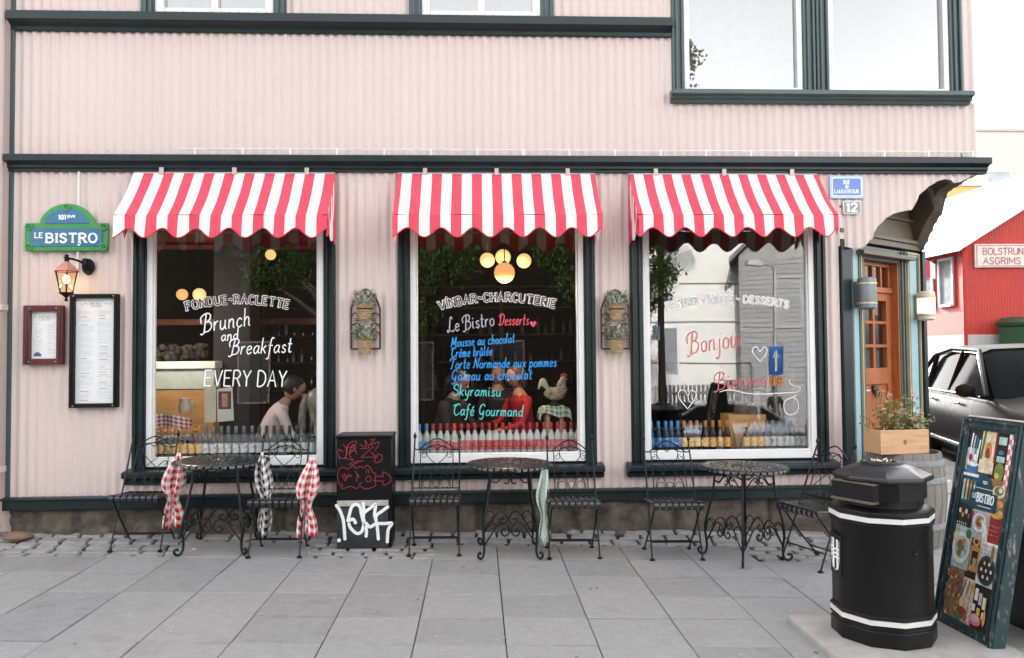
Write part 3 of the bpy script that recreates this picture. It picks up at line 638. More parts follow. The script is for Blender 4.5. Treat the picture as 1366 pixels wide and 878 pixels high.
mb.box((DX1+.0005, -.0, .31), (1.149, .19, 2.469)); tr_ = mb.build('transom', WOOD, bis, bevel=.004, **ent)
mb = MB(); mb.add([(DX0, DY+.025, 2.225), (DX1, DY+.025, 2.225), (DX1, DY+.025, 2.43), (DX0, DY+.025, 2.43)], [(0, 1, 2, 3)]); mb.build('glass_pane', DOORGLASS, tr_, smooth=False, recalc=False)
mb = MB(); mb.box((.52, .75, .1), (EL+.0, .8, 3.0)); mb.build('hall_wall', M('hall_cream', (.50, .44, .34), .8), bis, **ent)
mb = MB(); mb.box((.1, -.55, -.08), (EL-.02, .5, .17)); mb.box((.12, -.28, .171), (EL-.03, .5, .30)); mb.build('doorstep', M('pale_step_stone', (.42, .42, .41), .8, var=.12, bump=.3), bis, bevel=.012, **ent)
# overhang: soffit, skirts and their thickness
mb = MB(); mb.add([(3.2, .035, 3.2), (4.6, .035, 3.2), (4.6, 1.1, 3.2), (3.2, 1.1, 3.2)], [(0, 1, 2, 3)]); mb.build('soffit', BROWNP, bis, smooth=False)
mb = MB(); n = len(SK)
inner = [(x, .012, z) for x, z in SK]; outer = [(x, .075, z+.01) for x, z in SK]
mb.add(inner+outer, [(i, i+1, n+i+1, n+i) for i in range(n-1)]); mb.add([(x, .075, z+.01) for x, z in SK]+[(x, .075, 3.2) for x, z in SK], [(i, i+1, n+i+1, n+i) for i in range(n-1)])
mb.build('skirt_lining', BROWNP, bis, recalc=False, ang=60)
SIDE = [(0, SK[-1][1]), (.2, 3.17), (.317, 3.15), (.42, 3.13), (.49, 3.07), (.52, 2.96), (.64, 2.87), (.74, 2.77), (.84, 2.66), (.95, 2.58)]
SIDE = [(p.x, p.y) for p in smooth_pts([(a, b, 0) for a, b in SIDE], 6)]
mb = MB(); n = 60; vv = []
def sz(y):
    for (a, za), (b, zb) in zip(SIDE, SIDE[1:]):
        if a <= y <= b: return za+(zb-za)*(y-a)/(b-a)
    return SIDE[-1][1]
for i in range(n+1):
    y = .95*i/n; xx = 4.6+.008*math.cos(2*math.pi*y/.08); vv += [(xx, y, sz(y)+.018*abs(math.sin(y*2*math.pi/.08))), (xx, y, 3.22)]
mb.add(vv, [(2*i, 2*i+2, 2*i+3, 2*i+1) for i in range(n)]); mb.build('side_skirt', PINK, bis, ang=60, recalc=False)
mb = MB(); vv = []
for i in range(n+1):
    y = .95*i/n; vv += [(4.585, y, sz(y)+.005), (4.50, y+.0, sz(y)+.03), (4.46, y, sz(y)+.16), (4.42, y, min(3.19, sz(y)+.30)), (4.42, y, 3.2)]
mb.add(vv, [(5*i+k, 5*i+5+k, 5*i+6+k, 5*i+1+k) for i in range(n) for k in range(4)]); mb.build('arch_moulding', BROWNP, bis, ang=30)

# ------------------------------------------------------------------ awnings
def awning(x0, x1, p, label, left_white=False, ns=10):
    xm = (x0+x1)/2; t = thing('striped_awning', label, 'awning', (xm, 0, 3.0), group='striped awnings over the shop windows')
    h = (x1-x0)/2; z0, y0, z1, y1 = .205, -.035, -.235, -p
    bounds = []
    per = (2*h)/ns; half = per/2
    e = [-h]
    if left_white:
        x = -h
        for i in range(2*ns): x += half; e.append(min(h, x))
        colr = [i % 2 for i in range(2*ns)]          # starts white
    else:
        x = -h+half/2; e.append(x); colr = [1]
        for i in range(2*ns-1): x += half; e.append(x); colr.append((i+1) % 2 if False else (0 if i % 2 == 0 else 1))
        e.append(h); colr.append(1); e = e[:len(colr)+1]; e[-1] = h
    rnd = random.Random(x0)
    def slope(x, v):
        sag = -.024*math.sin(math.pi*v)+.006*math.sin(x*7+v*5+x0)*math.sin(math.pi*v)+.003*math.sin(x*19-v*9)*math.sin(math.pi*v)-.012*math.cos(x/h*math.pi*3)*v*v*.5
        return (x, y0+(y1-y0)*v, z0+(z1-z0)*v+sag)
    mb = MB(); nv = 8
    for k in range(len(colr)):
        for s in range(4):
            xa = e[k]+(e[k+1]-e[k])*s/4; xb = e[k]+(e[k+1]-e[k])*(s+1)/4
            for j in range(nv): mb.add([slope(xa, j/nv), slope(xb, j/nv), slope(xb, (j+1)/nv), slope(xa, (j+1)/nv)], [(0, 1, 2, 3)], colr[k])
    def weld(o):
        bm = bmesh.new(); bm.from_mesh(o.data); bmesh.ops.remove_doubles(bm, verts=bm.verts, dist=.0004); bmesh.ops.recalc_face_normals(bm, faces=bm.faces); bm.to_mesh(o.data); bm.free(); return o
    weld(mb.build('canopy', [CLOTHW, CLOTHR], t, ang=80, recalc=False))
    def zb(x): return -.385-.042*math.cos((x+h*.97)*2*math.pi/(2*h/6.4)+.9)
    def wave(x, v): return .006*math.sin(x*11+v*2+x0)*v+.004*math.sin(x*31+x0)*v+ .012*v*math.sin(x*2*math.pi/(2*h/6.4)+.5)+.006*v*math.sin(x*23)
    def val(x, v): zz = z1+(zb(x)-z1)*v; return (x, y1-.004-.018*v+wave(x, v), zz-.001)
    mb = MB()
    for k in range(len(colr)):
        for s in range(4):
            xa = e[k]+(e[k+1]-e[k])*s/4; xb = e[k]+(e[k+1]-e[k])*(s+1)/4
            for j in range(4): mb.add([val(xa, j/4), val(xb, j/4), val(xb, (j+1)/4), val(xa, (j+1)/4)], [(0, 1, 2, 3)], colr[k])
    weld(mb.build('front_valance', [CLOTHW, CLOTHR], t, ang=80, recalc=False))
    mb = MB(); mb.tube([val(-h+2*h*i/120, 1.0) for i in range(121)], .0055, 5); mb.build('edging', REDEDGE, t)
    for s in (-1, 1):
        mb = MB(); nn = 7
        def side(u, v):                              # u from the wall to the front bar, v down to the hem
            top = Vector(slope(s*h, u)); bot = -.36-.05*math.cos(u*2*math.pi*2.1)-.03*(1-u)
            return (s*(h+.001+.012*math.sin(v*3+u*14)*v), top.y, top.z+(bot-top.z)*v)
        mb.grid(side, nn*4, 8, mfn=lambda i, j: 1 if (i//4) % 2 == 0 else 0); weld(mb.build('side_valance', [CLOTHW, CLOTHR], t, ang=80, recalc=False))
    mb = MB()
    mb.tube([(-h, y1+.01, z1-.012), (h, y1+.01, z1-.012)], .01, 8)
    for s in (-1, 1): mb.tube([(s*(h-.02), -.02, -.22), (s*(h-.02), y1+.01, z1-.012)], .009, 8)
    mb.tube([(-h, -.03, .2), (h, -.03, .2)], .012, 8)
    mb.build('folding_frame', GALV, t)
    for q in (-.72, 0, .72):
        mb = MB(); mb.box((q*h-.018, -.06, .185), (q*h+.018, -.046, .245)); mb.box((q*h-.004, -.064, .215), (q*h+.004, -.059, .223)); mb.build('mounting_clip', M('beige_clip', (.55, .47, .42), .5), t)
    return t
awning(-2.985, -1.245, .40, 'red and white striped awning over the brunch and fondue window, left of three', left_white=True)
awning(-.70, 1.06, .42, 'red and white striped awning over the dessert menu window, between the two wall planters')
awning(1.365, 3.09, .42, 'red and white striped awning beside the blue street plate, over the Bonjour window')
# a piece of awning on the side wall round the corner
t = thing('side_awning', 'small red and white awning end poking out round the house corner beyond the door', 'awning', (4.6, 1.0, 2.34))
mb = MB(); mb.grid(lambda u, v: (.02+.17*v, u*1.6, .25-.09*v), 16, 4, mfn=lambda i, j: i % 2); mb.build('canopy', [CLOTHW, CLOTHR], t, ang=80, recalc=False)
mb = MB(); mb.grid(lambda u, v: (.19, u*1.6, .16-(.14+.025*math.cos(u*40))*v), 48, 2, mfn=lambda i, j: (i//3) % 2); mb.grid(lambda u, v: (.02+.17*u, -.002, .25-.09*u-(.24-.09*u)*v), 9, 2, mfn=lambda i, j: (i//3) % 2); mb.build('valance', [CLOTHW, CLOTHR], t, ang=80, recalc=False)

# ------------------------------------------------------------------ signs and boxes on the wall
SX, SZ = -3.545, 2.515
t = thing('bistro_sign', 'green and blue enamel name sign with an arched top above the lantern', 'sign', (SX, -.02, SZ))
def arch(hw, h0, aw, top, n=14, inset=0):
    P = [(-hw+inset, inset), (hw-inset, inset), (hw-inset, h0-inset), (aw-inset*.5, h0-inset)]
    for i in range(1, n): a = math.pi*i/n*.86+math.pi*.07; P.append(((aw-inset)*math.cos(a)/math.cos(math.pi*.07), h0-inset+(top-h0)*(math.sin(a)-math.sin(.07*math.pi))/(1-math.sin(.07*math.pi))))
    P += [(-aw+inset*.5, h0-inset), (-hw+inset, h0-inset)]
    return P
mb = MB(); mb.prism(arch(.352, .245, .235, .415), -.03, 0); mb.build('frame', SIGNG, t, bevel=.008)
mb = MB(); mb.prism([(-.305, .04), (.305, .04), (.305, .20), (-.305, .20)], -.036, -.025); A = [(x*.82, .238+(z-.245)*.80) for x, z in arch(.352, .245, .235, .415)[3:-1]]; mb.prism(A, -.036, -.025); mb.build('blue_panel', SIGNB, t, bevel=.004)
for x, z in ((-.315, .21), (.315, .21), (-.315, .035), (.315, .035), (0, .378)):
    mb = MB(); mb.tube([(x+.026*math.cos(a), -.036, z+.026*math.sin(a)) for a in [2*math.pi*i/18 for i in range(18)]], .008, 7, closed=True); mb.lathe([(.011, 0), (.009, .01), (1e-6, .012)], 12, (x, -.03, z), M=Matrix.Rotation(R(90), 3, 'X')); mb.build('rosette', SIGNG, t)
mb = MB(); lettering(mb, 'BISTRO', (-.165, .075), (.265, .075), .075, .0175, serif=True, y=-.0385); lettering(mb, 'LE', (-.262, .115), (-.195, .115), .042, .009, serif=True, y=-.0385)
mb.build('lettering', LETW, t, smooth=False, recalc=False); mb = MB(); lettering(mb, '101', (-.065, .275), (.0, .275), .036, .011, serif=True, y=-.0385); lettering(mb, 'BVK', (.012, .289), (.075, .289), .022, .006, y=-.0385)
mb.build('lettering', LETW, t, smooth=False, recalc=False); mb = MB(); mb.add([(.10, -.0385, .044), (.112, -.0385, .046), (.118, -.0385, .058), (.13, -.0385, .066), (.122, -.0385, .07), (.112, -.0385, .06), (.1, -.0385, .062), (.096, -.0385, .052)], [tuple(range(8))]); mb.build('bird_mark', LETW, t, smooth=False, recalc=False)
mb = MB(); mb.tube([(-3.462, -.02, 3.22), (-3.462, -.02, 2.30)], .009, 8); tag(mb.build('cable_conduit', WHITE), 'thin white conduit running down the wall behind the name sign', 'conduit')

t = thing('wall_lantern', 'lit lantern with copper coloured roof on a black wall bracket', 'lantern', (-3.465, -.20, 2.142)); t.scale = (.88, .88, .88)
HX = 6
mb = MB(); mb.lathe([(1e-6, -.085), (.014, -.08), (.018, -.068), (.008, -.055), (.014, -.045), (.03, -.03), (.062, -.008), (.066, .002)], HX*3, mi=0); mb.build('bottom_cup', BLACK, t, ang=50)
mb = MB(); mb.lathe([(.122, .205), (.118, .212), (.085, .245), (.04, .285), (.022, .30)], HX); mb.build('copper_roof', COPPER, t, smooth=False)
mb = MB(); mb.lathe([(.022, .298), (.02, .33), (.03, .335), (.03, .342), (.016, .346), (.02, .362), (1e-6, .37)], 14); mb.build('finial', BLACK, t)
mb = MB()
for i in range(HX):
    a = 2*math.pi*i/HX; mb.tube([(.058*math.cos(a), .058*math.sin(a), 0), (.105*math.cos(a), .105*math.sin(a), .207)], .005, 6)
mb.tube([(.107*math.cos(2*math.pi*i/HX), .107*math.sin(2*math.pi*i/HX), .205) for i in range(HX)], .006, 6, closed=True); mb.build('cage', BLACK, t)
mb = MB(); mb.lathe([(.056, .002), (.103, .204)], HX); mb.f = mb.f[:HX]; mb.m = mb.m[:HX]; mb.build('lantern_glass', glass('amber_lantern_glass', .05, 1.0, (1, .86, .66)), t, smooth=False)
mb = MB(); mb.ball((0, 0, .13), .032, sc_=(1, 1, 1.35)); mb.build('bulb', BULB, t); 
mb = MB(); mb.tube(smooth_pts([(0, 0, .32), (.03, .04, .33), (.075, .12, .31), (.10, .19, .28)]), .011, 8); mb.lathe([(.062, 0), (.055, .02), (.03, .03)], 14, (.11, .195, .27), M=Matrix.Rotation(R(90), 3, 'X') @ Matrix.Scale(1.35, 3, Vector((0, 1, 0)))); mb.tube([(.10, .16, .33), (.12, .12, .26)], .035, 10); mb.build('wall_bracket', BLACK, t)
lp = bpy.data.lights.new('lantern_lamp', 'POINT'); lp.energy = .45; lp.color = (1, .72, .42); lp.shadow_soft_size = .03; lo = bpy.data.objects.new('lantern_lamp', lp); col.objects.link(lo); lo.parent = t; lo.location = (0, 0, .10)

def menu_box(label, x0, x1, z0, z1, fw, mat, kind):
    xm = (x0+x1)/2; hw = (x1-x0)/2; h = z1-z0; t = thing('menu_case', label, 'menu case', (xm, -.012, z0), group='glazed menu cases on the wall')
    mb = MB(); d = .055
    for sx in (-1, 1): mb.box((min(sx*hw, sx*(hw-fw)), -d, 0), (max(sx*hw, sx*(hw-fw)), 0, h)); mb.box((min(sx*(hw-fw*.35), sx*(hw-fw*.75)), -d-.008, .012), (max(sx*(hw-fw*.35), sx*(hw-fw*.75)), -d+.002, h-.012))
    mb.box((-hw+fw, -d+.001, 0), (hw-fw, 0, fw)); mb.box((-hw+fw, -d+.001, h-fw), (hw-fw, 0, h)); mb.build('frame', mat, t, bevel=.005)
    mb = MB(); mb.box((-hw+fw*.9, -.012, fw*.9), (hw-fw*.9, -.004, h-fw*.9)); pp = mb.build('menu_sheet', PAPER, t, smooth=False)
    mb = MB(); rn = random.Random(kind); iw = hw-fw-.02
    cols = [(-iw, -.012), (.012, iw)]; y = -.0128
    mb.box((-.05, y, h-fw-.075), (.05, y+.001, h-fw-.07), 0)
    lettering(mb, 'MENU', (-.052, h-fw-.062), (.052, h-fw-.062), .03, .005, serif=True, y=y)
    for s in (-1, 1): mb.ribbon([(s*.07, h-fw-.05), (s*.09, h-fw-.04), (s*.11, h-fw-.055), (s*.13, h-fw-.045)], .006, y, 0)
    for ci, (a, b) in enumerate(cols):
        z = h-fw-.11; k = 0
        while z > fw+.03:
            if rn.random() < .12: z -= .012; mb.box((a+.02, y, z), (b-.04-rn.random()*.03, y+.0008, z+.006), 1); z -= .012; continue
            mb.box((a+.004, y, z), (b-rn.random()*(b-a)*.35, y+.0008, z+.0026), 0); z -= .0105+(.008 if rn.random() < .18 else 0)
    if kind == 2: mb.prism([(a*.09-hw+fw+.05, b*.09+fw+.02) for a, b in arch(.352, .245, .235, .415)], y, y+.001, 2)
    mb.build('print', [INK, INKR, SIGNB], pp, smooth=False)
    mb = MB(); mb.add([(-hw+fw, -.035, fw), (hw-fw, -.035, fw), (hw-fw, -.035, h-fw), (-hw+fw, -.035, h-fw)], [(0, 1, 2, 3)]); mb.build('glass_cover', CLEAR, t, smooth=False, recalc=False)
    for sx in (-1, 1):
        for zz in (fw*.5, h-fw*.5): mb = MB(); mb.ball((sx*(hw-fw), -d-.003, zz), .006, n=8); mb.build('screw', GALV, t)
menu_box('small maroon framed menu case below the lantern', -3.895, -3.565, 1.535, 2.045, .052, MAROON, 2)
menu_box('tall black framed menu case holding one long menu sheet', -3.508, -3.10, 1.162, 2.142, .036, BLACK, 1)

# street plate and house number
t = thing('street_plate', 'blue enamel street name plate with white border beside the right awning', 'street sign', (3.365, -.012, 3.09))
def rrect(hw, hh, r, n=5):
    P = []
    for cx_, cz_, a0 in ((hw-r, hh-r, 0), (-hw+r, hh-r, 90), (-hw+r, -hh+r, 180), (hw-r, -hh+r, 270)):
        for i in range(n+1): a = R(a0+90*i/n); P.append((cx_+r*math.cos(a), cz_+r*math.sin(a)))
    return P
mb = MB(); mb.prism(rrect(.155, .103, .008), -.012, 0); mb.build('plate', M('plate_pale_border', (.40, .55, .78), .3), t)
mb = MB(); mb.prism(rrect(.138, .086, .014), -.0145, -.011); mb.build('white_line', WHITE, t); mb = MB(); mb.prism(rrect(.129, .077, .012), -.0165, -.0142); mb.build('blue_field', PLAQB, t)
mb = MB(); lettering(mb, 'RUE', (-.03, .026), (.028, .026), .034, .0065, serif=True, y=-.0175); mb.build('lettering', LETW, t, smooth=False, recalc=False); mb = MB(); lettering(mb, 'de', (-.016, -.012), (.014, -.012), .04, .006, y=-.0175); mb.build('lettering', LETW, t, smooth=False, recalc=False); mb = MB(); lettering(mb, 'LAUGAVEGUR', (-.115, -.057), (.108, -.057), .032, .006, serif=True, y=-.0175, gap=.25); mb.build('lettering', LETW, t, smooth=False, recalc=False)
t = thing('number_plate', 'small grey house number plate under the blue street plate', 'house number', (3.412, -.012, 2.903))
mb = MB(); mb.prism([(-.083, -.045), (-.07, -.06), (.07, -.06), (.083, -.045), (.083, .045), (.07, .06), (-.07, .06), (-.083, .045)], -.01, 0); mb.build('plate', WHITE, t)
mb = MB(); mb.prism([(-.075, -.042), (-.066, -.052), (.066, -.052), (.075, -.042), (.075, .042), (.066, .052), (-.066, .052), (-.075, .042)], -.0125, -.0095); mb.build('grey_field', PLAQG, t)
mb = MB(); lettering(mb, '1', (-.05, -.036), (-.022, -.036), .072, .019, serif=True, y=-.0135); lettering(mb, '2', (-.008, -.036), (.046, -.036), .072, .018, y=-.0135); mb.build('lettering', LETW, t, smooth=False, recalc=False)

# downpipe
t = thing('downpipe', 'fat pink rainwater pipe at the left edge of the house', 'downpipe', (-4.14, -.09, 0))
mb = MB(); mb.tube([(0, 0, 7), (0, 0, .12)], .075, 20); mb.build('pipe', PINK, t); mb = MB(); mb.tube(smooth_pts([(0, 0, .2), (0, 0, .13), (-.005, -.04, .08), (-.01, -.12, .06)]), .08, 18); mb.build('shoe', PINK, t)
for z in (.62, 2.0, 4.9): mb = MB(); mb.lathe([(.079, z), (.081, z+.005), (.081, z+.055), (.079, z+.06)], 20); mb.box((.04, -.03, z+.005), (.10, .09, z+.055)); mb.build('pipe_clamp', PINK, t)

# ------------------------------------------------------------------ wall planters
def leaf_clump(mb, n, c, rad, h, ll, lw, up=.5):
    for i in range(n):
        a = random.uniform(0, 2*math.pi); rr = rad*math.sqrt(random.random()); el = random.uniform(.1, 1.2)
        p = Vector((c[0]+rr*math.cos(a), c[1]+rr*math.sin(a), c[2]+random.uniform(0, h)))
        d = Vector((math.cos(a)*math.cos(el), math.sin(a)*math.cos(el), math.sin(el)*up+.1)).normalized(); s = d.cross(Vector((0, 0, 1))).normalized(); s = (s+Vector((0, 0, random.uniform(-.5, .5)))).normalized()
        l = ll*random.uniform(.6, 1.3); q = lw*random.uniform(.7, 1.2)
        mb.add([p, p+d*l*.5+s*q, p+d*l, p+d*l*.5-s*q], [(0, 1, 2, 3)])
def scroll(c, r, turns, a0, sgn=1, n=20, plane='xz', y=0):
    out = []
    for i in range(n+1):
        t_ = i/n; a = a0+sgn*turns*2*math.pi*t_; q = r*(1-.78*t_); out.append((c[0]+q*math.cos(a), y, c[1]+q*math.sin(a)))
    return out
def wall_planter():
    t = thing('wall_planter', 'x', 'wall planter')
    mb = MB(); H = .115
    out = [(-H, -.03, .05), (-H, -.03, .40)]+[( -H+H*s, -.03, .40+.17*math.sin(math.pi/2*s**.8)) for s in (.15, .35, .6, .82)]+[(0, -.03, .575)]
    out += [(-x, y, z) for x, y, z in out[-2::-1]]
    mb.tube(out, .008, 6); mb.tube([(-H, -.03, .05), (H, -.03, .05)], .008, 6); mb.tube([(-H, -.03, .27), (-.05, -.03, .245), (.05, -.03, .245), (H, -.03, .27)], .005, 6); mb.tube([(0, -.03, .25), (0, -.03, .1)], .012, 6)
    for s in (-1, 1):
        for z in (.33, .24, .17): mb.tube([(s*(.075)+s*.035*math.cos(a), -.03, z+.035*math.sin(a)) for a in [i*.42 for i in range(13)]], .0058, 5); mb.tube([(s*.075+s*.018*math.cos(a), -.03, z+.018*math.sin(a)) for a in [1.5+i*.5 for i in range(9)]], .005, 5)
        mb.tube([(s*.085, -.03, .43), (s*.075, -.03, .46), (s*.05, -.03, .47)], .004, 5)
    for z in (.40, .135): mb.tube([(.062*math.cos(a), -.085+.062*math.sin(a), z) for a in [2*math.pi*i/16 for i in range(16)]], .006, 5, closed=True)
    mb.ball((0, -.03, .545), .016, n=8); mb.build('iron_rack', RUST, t)
    for z in (.30, .0):
        mb = MB(); mb.lathe([(.045, z)]+[(.046+.016*q/12+(.0035 if q % 2 else 0), z+.006+.125*q/12) for q in range(13)]+[(.067, z+.137), (.062, z+.142), (.054, z+.12), (1e-6, z+.115)], 24, (0, -.085, 0)); pot = mb.build('woven_pot', WICKER, t)
        mb = MB(); leaf_clump(mb, 300, (0, -.09, z+.13), .08, .10, .045, .0095, 1.2); mb.build('plant', LEAF2, pot, smooth=False, recalc=False)
    return t
pa = wall_planter(); pa.location = (-.98, -.012, 1.60); pb = copy_tree(pa); pb.location = (1.228, -.012, 1.585)
pa.scale = pb.scale = (1.1, 1, 1)
tag(pa, 'two-pot wicker wall planter between the left and middle windows', group='wall planters'); tag(pb, 'two-pot wicker wall planter between the middle and right windows', group='wall planters')
pa.data if False else None

# ------------------------------------------------------------------ folding chairs
def make_chair():
    t = thing('bistro_chair', 'x', 'chair', group='black folding bistro chairs')
    py = lambda z: .05+.37*z/.89
    for s in (-1, 1):
        mb = MB(); mb.tube([(s*.198, py(0), .008), (s*.192, py(.45), .45), (s*.187, py(.89), .89)], .007, 8); mb.lathe([(.006, .885), (.013, .895), (.015, .908), (.009, .92), (.004, .935), (1e-6, .942)], 10, (s*.187, py(.89), 0)); mb.lathe([(.021, 0), (.02, .012), (.01, .018)], 10, (s*.198, py(0), 0)); mb.build('leg', IRON, t)
        mb = MB(); mb.tube([(s*.178, .03, .43), (s*.182, .20, .22), (s*.186, .40, .008)], .007, 8); mb.lathe([(.019, 0), (.018, .012), (.009, .017)], 10, (s*.186, .40, 0)); mb.build('leg', IRON, t)
    mb = MB(); mb.tube([(-.195, py(.13), .13), (.195, py(.13), .13)], .006, 7); mb.build('stretcher', IRON, t); mb = MB(); mb.tube([(-.184, .335, .085), (.184, .335, .085)], .006, 7); mb.build('stretcher', IRON, t)
    mb = MB(); prof = [(.012, .400), (-.006, .414), (-.012, .432), (-.002, .450), (.022, .459), (.08, .452), (.16, .441), (.24, .433), (.33, .429), (.37, .430)]
    for i in range(8):
        x = -.175+i*.05; vv = []
        for y, z in prof: vv += [(x-.017, y, z), (x+.017, y, z)]
        for y, z in prof: vv += [(x-.017, y+.001, z-.004), (x+.017, y+.001, z-.004)]
        n = len(prof); mb.add(vv, [(2*j, 2*j+1, 2*j+3, 2*j+2) for j in range(n-1)]+[(2*n+2*j, 2*n+2*j+2, 2*n+2*j+3, 2*n+2*j+1) for j in range(n-1)]+[(2*j, 2*j+2, 2*n+2*j+2, 2*n+2*j) for j in range(n-1)]+[(2*j+1, 2*n+2*j+1, 2*n+2*j+3, 2*j+3) for j in range(n-1)])
    for y, z in ((.02, .447), (.2, .427), (.365, .421)): mb.tube([(-.198, y, z), (.198, y, z)], .007, 7)
    mb.tube([(-.198, .02, .447), (-.198, .365, .421)], .006, 6); mb.tube([(.198, .02, .447), (.198, .365, .421)], .006, 6)
    mb.build('seat', IRONB, t, ang=50)
    mb = MB(); P = lambda x, z: (x, py(z), z)
    mb.tube([P(-.187, .50), P(.187, .50)], .0055, 6)
    top = smooth_pts([P(-.187, .805), P(-.15, .80), P(-.09, .845), P(0, .885), P(.09, .845), P(.15, .80), P(.187, .805)], 6); mb.tube(top, .0055, 6)
    top2 = smooth_pts([P(-.187, .80), P(-.11, .80), P(0, .835), P(.11, .80), P(.187, .80)], 6); mb.tube(top2, .0045, 6)
    for s in (-1, 1):
        mb.tube([P(s*.135, .50), P(s*.135, .79)], .0045, 6)
        mb.tube([P(s*x, z) for x, z in [(q.x, q.y) for q in smooth_pts([(.12, .50, 0), (.10, .58, 0), (.02, .66, 0), (-.07, .74, 0), (-.085, .80, 0), (-.05, .83, 0), (0, .80, 0)], 6)]], .0035, 5)
        mb.tube([P(s*x, z) for x, z in [(q.x, q.y) for q in smooth_pts([(0, .505, 0), (.035, .56, 0), (.06, .64, 0), (.11, .69, 0), (.13, .67, 0), (.115, .655, 0)], 6)]], .0035, 5)
        mb.tube([P(s*(.075)+0 if False else s*(.07)+.03*math.cos(a), .532+.03*math.sin(a)) if False else P(s*.075+.032*math.cos(a), .535+.033*math.sin(a)) for a in [2*math.pi*i/14 for i in range(14)]], .003, 5, closed=True)
        mb.tube([(x, py(z), z) for x, _, z in scroll((s*.11, .755), .028, 1.2, math.pi/2, s)], .003, 5)
    mb.tube([P(.032*math.cos(a), .535+.033*math.sin(a)) for a in [2*math.pi*i/14 for i in range(14)]], .003, 5, closed=True)
    mb.build('backrest', IRON, t)
    return t
ch0 = make_chair(); first = True
CH = [(-2.755, -.545, 0, 'black folding chair at the left end, a red gingham towel hung on its right post'),
      (-1.60, -.765, 0, 'black folding chair with a black and a red gingham towel, left of the graffiti cabinet'),
      (-.353, -.745, 0, 'black folding chair right of the graffiti cabinet, no towel on it'),
      (.748, -.866, 0, 'black folding chair with a pale green towel hanging at its left post'),
      (1.543, -.93, 0, 'black folding chair under the left edge of the right window, no towel'),
      (2.393, -1.08, -69, 'black folding chair turned sideways and half hidden behind the litter bin')]
for x, y, rz, lb in CH:
    o = ch0 if first else copy_tree(ch0); first = False
    o.location = (x, y, g(x, y)); o.rotation_euler = (0, R(.69), R(rz)); o['label'] = lb
